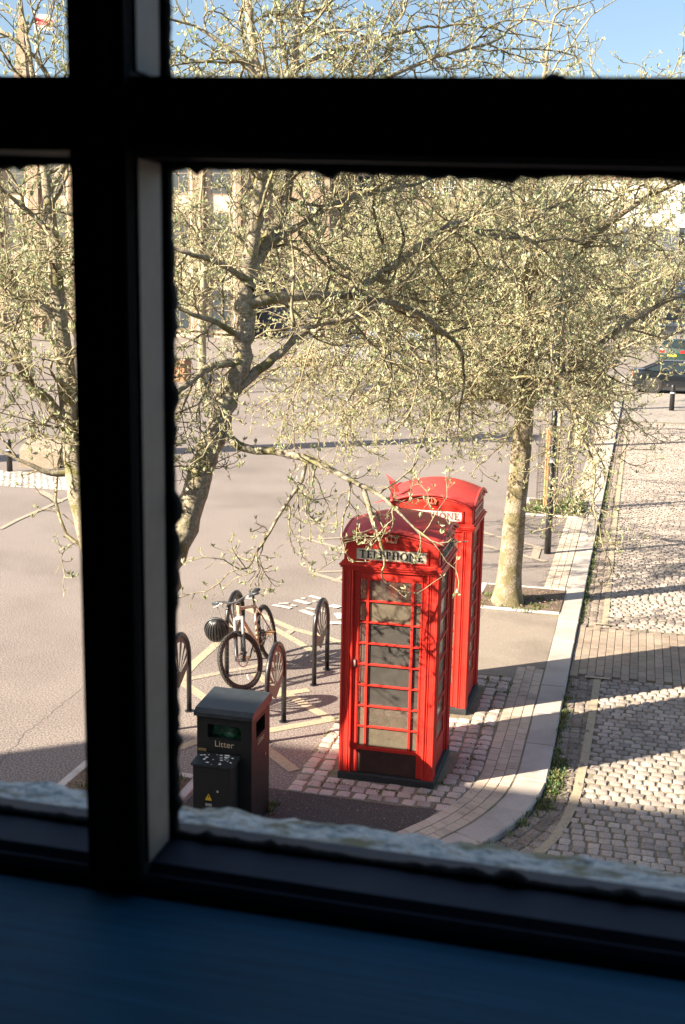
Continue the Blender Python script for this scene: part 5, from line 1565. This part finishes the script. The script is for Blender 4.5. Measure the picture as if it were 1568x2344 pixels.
# ================================================================== trees
def bark_mat(name, base, pale, moss, yellow, mossy=0.6):
    m, nt, b = new_mat(name)
    t = noise_tex(nt, 6, 6.0, 0.65, 'Pos'); t2 = noise_tex(nt, 38, 5.0, 0.7, 'Pos'); t3 = noise_tex(nt, 2.6, 4.0, 0.6, 'Pos')
    r = ramp(nt, t2.outputs[0], [(0.3, [c*0.5 for c in base]), (0.5, base), (0.7, pale)])
    mr = ramp(nt, t.outputs[0], [(mossy-0.06, (0,0,0)), (mossy+0.06, (1,1,1))])
    mc = mixc(nt, t3.outputs[0], moss, yellow)
    o = mixc(nt, mr.outputs[0], r.outputs[0], mc)
    nt.links.new(o, b.inputs['Base Color']); b.inputs['Roughness'].default_value = 0.95; b.inputs['Specular IOR Level'].default_value = 0.2
    bump(nt, t2.outputs[0], b, 1.0, 0.02)
    return m
BARK = bark_mat('mossy_bark', (0.36,0.31,0.225), (0.54,0.48,0.37), (0.15,0.15,0.055), (0.26,0.23,0.095), 0.57)
BARK2 = bark_mat('pale_smooth_bark', (0.30,0.245,0.175), (0.50,0.44,0.35), (0.13,0.115,0.06), (0.26,0.215,0.12), 0.50)
def twig_mat():
    m, nt, b = new_mat('lichened_twigs')
    t = noise_tex(nt, 9, 4.0, 0.6, 'Pos'); t2 = noise_tex(nt, 40, 3.0, 0.6, 'Pos')
    r = ramp(nt, t.outputs[0], [(0.32,(0.11,0.08,0.05)),(0.44,(0.25,0.215,0.14)),(0.56,(0.42,0.37,0.255)),(0.66,(0.40,0.35,0.15))])
    r2 = ramp(nt, t2.outputs[0], [(0.35,(0.62,0.6,0.58)),(0.6,(1.05,1.05,1.0))])
    o = mixc(nt, 1.0, r.outputs[0], r2.outputs[0], 'MULTIPLY')
    nt.links.new(o, b.inputs['Base Color']); b.inputs['Roughness'].default_value = 0.9; b.inputs['Specular IOR Level'].default_value = 0.2
    return m
TWIG = twig_mat()
LEAF = leaf_mat('opening_leaves', [(0.36,0.40,0.18),(0.56,0.55,0.35),(0.44,0.48,0.24),(0.66,0.62,0.46),(0.22,0.31,0.11),(0.58,0.54,0.36)], 0.6, 0.35)
class Twigs:
    "light tube builder for very many thin branches"
    def __init__(self): self.v = []; self.f = []
    def tube(self, pts, r0, r1, n):
        m = len(pts); base = len(self.v); V = self.v
        a = None
        for i in range(m):
            t = (pts[min(i+1,m-1)]-pts[max(i-1,0)])
            if a is None: a = t.orthogonal().normalized()
            b = t.cross(a); b.normalize(); a = b.cross(t).normalized()
            r = r0+(r1-r0)*i/(m-1)
            p = pts[i]
            for k in range(n):
                c, s_ = CS[n][k]
                V.append((p.x+(a.x*c+b.x*s_)*r, p.y+(a.y*c+b.y*s_)*r, p.z+(a.z*c+b.z*s_)*r))
        F = self.f
        for i in range(m-1):
            q = base+i*n
            for k in range(n):
                l = (k+1) % n
                F.append((q+k,q+l,q+n+l,q+n+k))
        if n > 3: F.append(tuple(base+(m-1)*n+k for k in range(n)))
CS = {n: [(math.cos(2*math.pi*k/n), math.sin(2*math.pi*k/n)) for k in range(n)] for n in (3,4,5,6,8,10,12,16)}
class Tree:
    def __init__(self, seed, name, label, loc, grp=None, bark=None, leafm=None, opt=None):
        self.rnd = random.Random(seed); self.tw = Twigs(); self.tr = Twigs(); self.lv = []; self.lf = []
        self.root = thing(name, label, 'tree', loc, 0.0, grp); self.loc = Vector(loc)
        self.bark = bark or BARK; self.leafm = leafm or LEAF
        self.o = dict(l1=(0.30,1.35), l2=(0.12,0.62), l3=(0.072,0.17), r1=0.0115, r2=0.0058, r3=0.0036, leaf=0.042, leafp=0.7, droop=0.05, keep=None)
        if opt: self.o.update(opt)
    def rv(self): 
        g = self.rnd.gauss
        return Vector((g(0,1),g(0,1),g(0,1)))
    def leaves(self, p, d, size):
        rnd = self.rnd; n = rnd.choice((3,4,4,5))
        d = (d+Vector((0,0,0.5))).normalized()
        for k in range(n):
            ld = (d*rnd.uniform(0.5,1.1)+self.rv()*0.42).normalized()*size*rnd.uniform(0.6,1.25)
            sd = ld.cross(self.rv())
            if sd.length < 1e-6: continue
            sd = sd.normalized()*ld.length*rnd.uniform(0.16,0.27)
            b = len(self.lv); m = p+ld*0.55; cup = ld.cross(sd).normalized()*ld.length*0.10
            self.lv += [tuple(p), tuple(m+sd+cup), tuple(p+ld), tuple(m-sd+cup)]
            self.lf += [(b,b+1,b+2),(b,b+2,b+3)]
    def poly(self, p, d, length, nseg, wig, trop):
        pts = [p.copy()]; d = d.normalized(); st = length/nseg
        for i in range(nseg):
            d = (d+self.rv()*wig+Vector((0,0,trop))).normalized()
            pts.append(pts[-1]+d*st)
        return pts
    def side(self, t, ang):
        r = self.rv(); r = r-t*r.dot(t)
        if r.length < 1e-6: r = t.orthogonal()
        return (t*math.cos(ang)+r.normalized()*math.sin(ang)).normalized()
    def ok(self, p):
        k = self.o['keep']
        return k is None or k(p)
    def twig3(self, p, d, L):
        if not self.ok(p+d*L): return
        pts = self.poly(p, d, L, 3, 0.38, 0.05)
        self.tw.tube(pts, self.o['r3'], self.o['r3']*0.6, 3)
        if self.rnd.random() < self.o['leafp']: self.leaves(pts[-1], pts[-1]-pts[-2], self.o['leaf'])
    def along(self, pts, step, start=0.0):
        out = []; acc = start; pos = 0.0
        for i in range(len(pts)-1):
            v = pts[i+1]-pts[i]; L = v.length
            if L < 1e-9: continue
            while acc < pos+L:
                out.append((pts[i].lerp(pts[i+1], (acc-pos)/L), v.normalized(), acc)); acc += step*self.rnd.uniform(0.6,1.4)
            pos += L
        return out, pos
    def branch2(self, p, d, L):
        if not self.ok(p+d*L*0.5): return
        pts = self.poly(p, d, L, 6, 0.30, self.rnd.uniform(-0.10,0.06))
        self.tw.tube(pts, self.o['r2'], self.o['r3'], 3)
        sp, tot = self.along(pts, self.o['l3'][0], 0.06)
        for q, t, s_ in sp: self.twig3(q, self.side(t, self.rnd.uniform(0.5,1.2)), self.o['l3'][1]*self.rnd.uniform(0.4,1.4)*(1-0.4*s_/tot))
        self.leaves(pts[-1], pts[-1]-pts[-2], self.o['leaf']*1.1)
    def branch1(self, p, d, L, r=None):
        if not self.ok(p+d*L*0.5): return
        r = r or self.o['r1']
        pts = self.poly(p, d, L, 8, 0.24, self.rnd.uniform(-1,0.6)*self.o['droop'])
        self.tw.tube(pts, r, self.o['r2']*0.9, 5)
        sp, tot = self.along(pts, self.o['l2'][0], 0.1)
        for q, t, s_ in sp: self.branch2(q, self.side(t, self.rnd.uniform(0.5,1.15)), self.o['l2'][1]*self.rnd.uniform(0.5,1.35)*(1-0.35*s_/tot))
        self.branch2(pts[-1], pts[-1]-pts[-2], self.o['l2'][1]*0.8)
    def smooth(self, pts, wob=0.02):
        "rounded path through the given points"
        P = [pts[0]]+list(pts)+[pts[-1]]; out = []
        for i in range(1, len(P)-2):
            for k in range(5):
                t = k/5; a, b, c, d = P[i-1], P[i], P[i+1], P[i+2]
                q = 0.5*((2*b)+(c-a)*t+(2*a-5*b+4*c-d)*t*t+(3*b-a-3*c+d)*t*t*t)
                out.append(q+self.rv()*wob*(0 if i == 1 and k == 0 else 1))
        out.append(P[-2]); return out
    def limb(self, pts, r0, r1, step=None, L=None, start=0.3, ns=10, spread=(0.6,1.25), up=0.0, raw=False):
        pts = [Vector(p) for p in pts]
        if not raw: pts = self.smooth(pts, r1*0.25)
        self.tr.tube(pts, r0, r1, ns)
        if step == 0: return pts
        sp, tot = self.along(pts, step or self.o['l1'][0], start)
        for q, t, s_ in sp:
            d = self.side(t, self.rnd.uniform(*spread)); d.z += up; d.normalize()
            self.branch1(q, d, (L or self.o['l1'][1])*self.rnd.uniform(0.5,1.3), max(self.o['r1']*0.8, min(self.o['r1']*1.5, (r0+(r1-r0)*s_/tot)*0.5)))
        self.branch1(pts[-1], pts[-1]-pts[-2], (L or self.o['l1'][1]), r1)
        return pts
    def finish(self):
        def obj(name, v, f, m, sm):
            if not v: return
            me = bpy.data.meshes.new(name); L = self.loc
            me.from_pydata([(a-L.x,b-L.y,c-L.z) for a, b, c in v], [], f); me.materials.append(m)
            if sm: me.polygons.foreach_set('use_smooth', [True]*len(me.polygons))
            me.update()
            return link(name, me, self.root)
        obj('trunk', self.tr.v, self.tr.f, self.bark, True)
        o = obj('crown', self.tw.v, self.tw.f, TWIG, True)
        if o: o['kind'] = 'stuff'
        o = obj('leaves', self.lv, self.lf, self.leafm, False)
        if o: o['kind'] = 'stuff'
        return len(self.tw.f), len(self.lf)

def thin_out(seed, zones):
    "the crowns are thinner in places, where the square shows through"
    rnd = random.Random(seed)
    def keep(p):
        d = Vector((p.x, p.y, p.z-CAM_H)); zc = d.dot(CF)
        u = 784+FD*d.dot(CR)/zc; v = 1172-FD*d.dot(CU)/zc
        for (u0, v0, ru, rv, pr) in zones:
            if ((u-u0)/ru)**2+((v-v0)/rv)**2 < 1 and rnd.random() < pr: return False
        return True
    return keep
# ---- the near tree: two leaning stems from the pit below our window, boughs reaching right
PX = AT
base = Vector((-4.35, 9.0, 0.0))
t1 = Tree(11, 'near_tree', 'nearest tree, two mossy leaning stems and budding twigs behind the mullion', base, opt=dict(keep=thin_out(5, [(700,830,115,70,0.93),(645,700,60,80,0.6),(480,450,90,70,0.6),(1060,1230,90,120,0.8),(900,1360,130,90,0.8),(60,1130,140,90,0.6),(1300,120,160,100,0.5)])))
stemR = [base+Vector((0.05,0,-0.05)), base+Vector((0.16,0.03,0.5)), PX(345,1420,9.1), PX(408,1240,9.15), PX(452,1100,9.2), PX(495,985,9.3), PX(530,890,9.4), PX(556,790,9.45), PX(557,690,9.5)]
t1.limb(stemR, 0.145, 0.074, 0, ns=12)
leadA = t1.limb([PX(557,695,9.5), PX(572,590,9.55), PX(588,480,9.6), PX(598,400,9.65), PX(600,280,9.7), PX(590,165,9.8), PX(574,80,9.9), PX(560,-60,10)], 0.07, 0.03, 0.2, 1.25, 0.4)
leadB = t1.limb([PX(566,660,9.5), PX(597,575,9.7), PX(629,526,9.8), PX(648,470,9.9), PX(660,400,10.0), PX(668,270,10.1), PX(672,150,10.2), PX(690,20,10.3)], 0.065, 0.028, 0.2, 1.25, 0.3)
stemL = [base+Vector((-0.05,-0.03,-0.05)), base+Vector((0.0,-0.05,0.6)), PX(252,1500,8.9), PX(238,1350,8.8), PX(207,1220,8.75), PX(180,1110,8.7), PX(166,1000,8.7), PX(150,850,8.7), PX(132,680,8.7), PX(118,520,8.7), PX(104,400,8.7), PX(80,220,8.8), PX(60,60,8.9)]
t1.limb(stemL, 0.17, 0.012, 0.22, 1.1, 2.4, ns=12)
# boughs, traced roughly where they hang
t1.limb([PX(505,985,9.3), PX(560,1025,9.25), PX(640,1035,9.2), PX(720,1058,9.1), PX(800,1098,9.0), PX(860,1128,8.95), PX(905,1165,8.9), PX(945,1205,8.9)], 0.042, 0.007, 0.24, 0.5, 0.8, up=-0.15)
t1.limb([PX(830,1110,9.0), PX(850,1180,8.9), PX(870,1240,8.85), PX(880,1275,8.85)], 0.022, 0.010, 0.3, 0.3, 0.2)
t1.limb([PX(700,1050,9.15), PX(690,1100,9.1), PX(650,1160,9.1), PX(610,1230,9.1), PX(590,1260,9.1)], 0.018, 0.009, 0.24, 0.38, 0.2, up=-0.1)
t1.limb([PX(528,900,9.4), PX(590,850,9.5), PX(650,800,9.6), PX(720,745,9.8), PX(800,730,10.0), PX(880,690,10.2)], 0.05, 0.018, 0.17, 1.15, 0.3)
t1.limb([PX(560,695,9.5), PX(620,685,9.6), PX(690,678,9.8), PX(790,676,10.1), PX(880,690,10.4), PX(960,720,10.6), PX(1040,780,10.8)], 0.055, 0.018, 0.17, 1.15, 0.3)
t1.limb([PX(800,675,10.1), PX(880,620,10.4), PX(960,565,10.7), PX(1045,512,11.0), PX(1120,540,11.2), PX(1200,545,11.4)], 0.04, 0.018, 0.17, 1.15, 0.2)
t1.limb([PX(600,570,9.7), PX(680,520,9.9), PX(760,470,10.1), PX(860,440,10.4), PX(960,420,10.8)], 0.035, 0.014, 0.18, 1.2, 0.2)
t1.limb([PX(545,830,9.4), PX(480,840,9.2), PX(430,880,9.0), PX(400,905,8.9)], 0.04, 0.014, 0.16, 0.8, 0.1)
t1.limb([PX(560,640,9.5), PX(500,600,9.3), PX(450,585,9.1), PX(400,570,9.0), PX(320,540,8.9)], 0.03, 0.012, 0.16, 0.9, 0.1)
t1.limb([PX(558,780,9.45), PX(500,740,9.2), PX(440,720,9.0), PX(380,690,8.9)], 0.03, 0.012, 0.16, 0.8, 0.1)
t1.limb([PX(168,1010,8.7), PX(120,930,8.6), PX(70,880,8.5), PX(20,800,8.4), PX(-60,760,8.4)], 0.06, 0.02, 0.16, 0.9, 0.2)
t1.limb([PX(172,1080,8.7), PX(120,1085,8.6), PX(60,1060,8.5), PX(-20,1020,8.4)], 0.03, 0.010, 0.34, 0.5, 0.2, up=-0.1)
t1.limb([PX(140,740,8.7), PX(80,690,8.6), PX(20,650,8.5), PX(-60,600,8.4)], 0.04, 0.015, 0.16, 1.0, 0.1)
t1.limb([PX(120,540,8.7), PX(60,480,8.6), PX(0,430,8.5)], 0.03, 0.012, 0.16, 0.9, 0.1)
t1.limb([PX(110,440,8.7), PX(160,330,8.8), PX(120,200,8.9), PX(70,120,8.9), PX(0,70,8.9)], 0.03, 0.012, 0.3, 0.8, 0.3)
t1.limb([PX(672,160,10.2), PX(760,120,10.4), PX(860,90,10.6), PX(980,60,10.9)], 0.03, 0.012, 0.16, 1.1, 0.2)
t1.limb([PX(595,180,9.8), PX(520,110,9.7), PX(450,60,9.6)], 0.028, 0.012, 0.16, 1.0, 0.2)
t1.limb([PX(665,300,10.1), PX(760,240,10.3), PX(880,180,10.6), PX(1000,130,11.0), PX(1120,100,11.3)], 0.03, 0.012, 0.16, 1.1, 0.2)
n1 = t1.finish(); print('near', n1)

# ---- the street trees along the kerb
def street_tree(seed, label, loc, trunk_h, tr, crown_r, crown_h, nl, opt, bark, lean=(0,0), grp='trees along the kerb', wide=1.0, name='street_tree', lowskirt=0.0):
    loc = Vector(loc); t = Tree(seed, name, label, loc, grp, bark, None, opt)
    rnd = t.rnd
    topv = loc+Vector((lean[0],lean[1],trunk_h))
    pts = [loc+Vector((0,0,-0.05)), loc+Vector((lean[0]*.1,lean[1]*.1,0.22)), loc+Vector((lean[0]*.3,lean[1]*.3,trunk_h*0.35)), loc+Vector((lean[0]*.7,lean[1]*.7,trunk_h*0.7)), topv]
    sm = t.smooth(pts, 0.0); m = len(sm)
    # flared, slightly knobbly trunk
    n = 16; base_i = len(t.tr.v)
    for i, p in enumerate(sm):
        f = i/(m-1); h = p.z-loc.z
        r = tr*(1.0-0.25*f)+tr*0.42*math.exp(-h*4.5)
        for k in range(n):
            c, s_ = CS[n][k]; q = 1+0.10*mnoise.noise(Vector((c*1.3+seed, s_*1.3, h*1.6)))+0.10*math.exp(-h*6)*math.sin(k*1.9)
            t.tr.v.append((p.x+c*r*q, p.y+s_*r*q, p.z))
    for i in range(m-1):
        for k in range(n):
            l = (k+1) % n; q = base_i+i*n; t.tr.f.append((q+k,q+l,q+n+l,q+n+k))
    # leader and limbs
    lead = [topv, topv+Vector((0.1,0.0,crown_h*0.35)), topv+Vector((-0.1,0.1,crown_h*0.7)), topv+Vector((0.05,0.1,crown_h))]
    t.limb(lead, tr*0.72, tr*0.14, None, None, 0.4)
    for k in range(nl):
        a = k*2.399+rnd.uniform(-0.3,0.3); f = (k+0.5)/nl
        h0 = rnd.uniform(0.0,0.5)*crown_h*f
        reach = crown_r*(0.75+0.45*rnd.random())*(1.0 if f < 0.75 else 0.7)
        rise = crown_h*(0.10+0.85*f)*rnd.uniform(0.7,1.1)-h0
        st = topv+Vector((0,0,h0)); d = Vector((math.cos(a)*wide, math.sin(a), 0))
        p1 = st+d*reach*0.30+Vector((0,0,rise*0.45)); p2 = st+d*reach*0.65+Vector((0,0,rise*0.8)); p3 = st+d*reach+Vector((0,0,rise-lowskirt*(1-f)))
        if not (t.ok(p3) and t.ok(p2) and t.ok(p2.lerp(p3,0.5))): continue
        t.limb([st-d*tr*0.3, p1, p2, p3], tr*rnd.uniform(0.30,0.42), 0.018, None, None, 0.5)
    print(label[:30], t.finish())
    return t
big = dict(l1=(0.20,1.45), l2=(0.125,0.68), l3=(0.080,0.19), r1=0.015, r2=0.0070, r3=0.0045, leaf=0.045, leafp=0.8, droop=0.10)
street_tree(21, 'broad budding tree in the first kerbside pit behind the telephone boxes', (-1.68,16.73,0.0), 2.75, 0.185, 3.45, 4.8, 22, dict(big, keep=thin_out(6, [(1510,860,110,65,0.97),(1480,480,110,90,0.6),(1480,680,110,70,0.4),(1240,840,60,50,0.6),(1420,60,160,110,0.75)])), BARK2, (0.12,0.05), lowskirt=0.9)
yng = dict(l1=(0.22,0.9), l2=(0.14,0.5), l3=(0.10,0.2), r1=0.012, r2=0.009, r3=0.007, leaf=0.06, leafp=0.8, droop=0.10)
street_tree(22, 'young slender tree inside the wire guard', (GX,GY,0.0), 2.0, 0.055, 1.6, 3.2, 8, yng, BARK, (0.05,0.0))
mid = dict(l1=(0.36,1.5), l2=(0.20,0.75), l3=(0.15,0.3), r1=0.02, r2=0.013, r3=0.0095, leaf=0.085, leafp=0.8, droop=0.06)
street_tree(23, 'kerbside tree farther up the road, beyond the young tree', (-1.55,34.5,0.0), 3.0, 0.17, 3.0, 5.0, 11, dict(mid, keep=thin_out(8, [(1510,860,110,65,0.95)])), BARK, (0.1,0.1))
farr = dict(l1=(0.5,1.6), l2=(0.28,0.85), l3=(0.2,0.36), r1=0.025, r2=0.017, r3=0.013, leaf=0.11, leafp=0.8, droop=0.05)
street_tree(24, 'bare looking kerbside tree beside the silver hatchback', (-1.7,45.0,0.0), 3.2, 0.2, 3.4, 5.5, 9, dict(farr, keep=thin_out(9, [(1510,860,110,65,0.95),(1245,835,60,40,0.8)])), BARK, (0.1,0.1))
p = G(463,900); street_tree(25, 'tree on the square left of the bench', (p.x,p.y,0), 3.2, 0.2, 3.6, 5.5, 9, farr, BARK, grp='trees on the square')
p = G(66,870); street_tree(26, 'tree on the square seen through the left pane', (p.x,p.y,0), 3.0, 0.22, 3.6, 5.5, 9, farr, BARK, grp='trees on the square')
p = G(1176,760); street_tree(27, 'tree far back in front of the grey house', (p.x,p.y,0), 5.0, 0.45, 5.5, 8, 9, dict(l1=(0.9,2.4), l2=(0.55,1.3), l3=(0.4,0.6), r1=0.04, r2=0.03, r3=0.024, leaf=0.2, leafp=0.7, droop=0.05), BARK, grp='trees on the square')
p = G(880,800); street_tree(28, 'tree far back behind the silver SUV', (p.x,p.y,0), 4.0, 0.35, 5.0, 7, 9, dict(l1=(0.8,2.2), l2=(0.5,1.2), l3=(0.36,0.55), r1=0.036, r2=0.026, r3=0.02, leaf=0.17, leafp=0.7, droop=0.05), BARK, grp='trees on the square')
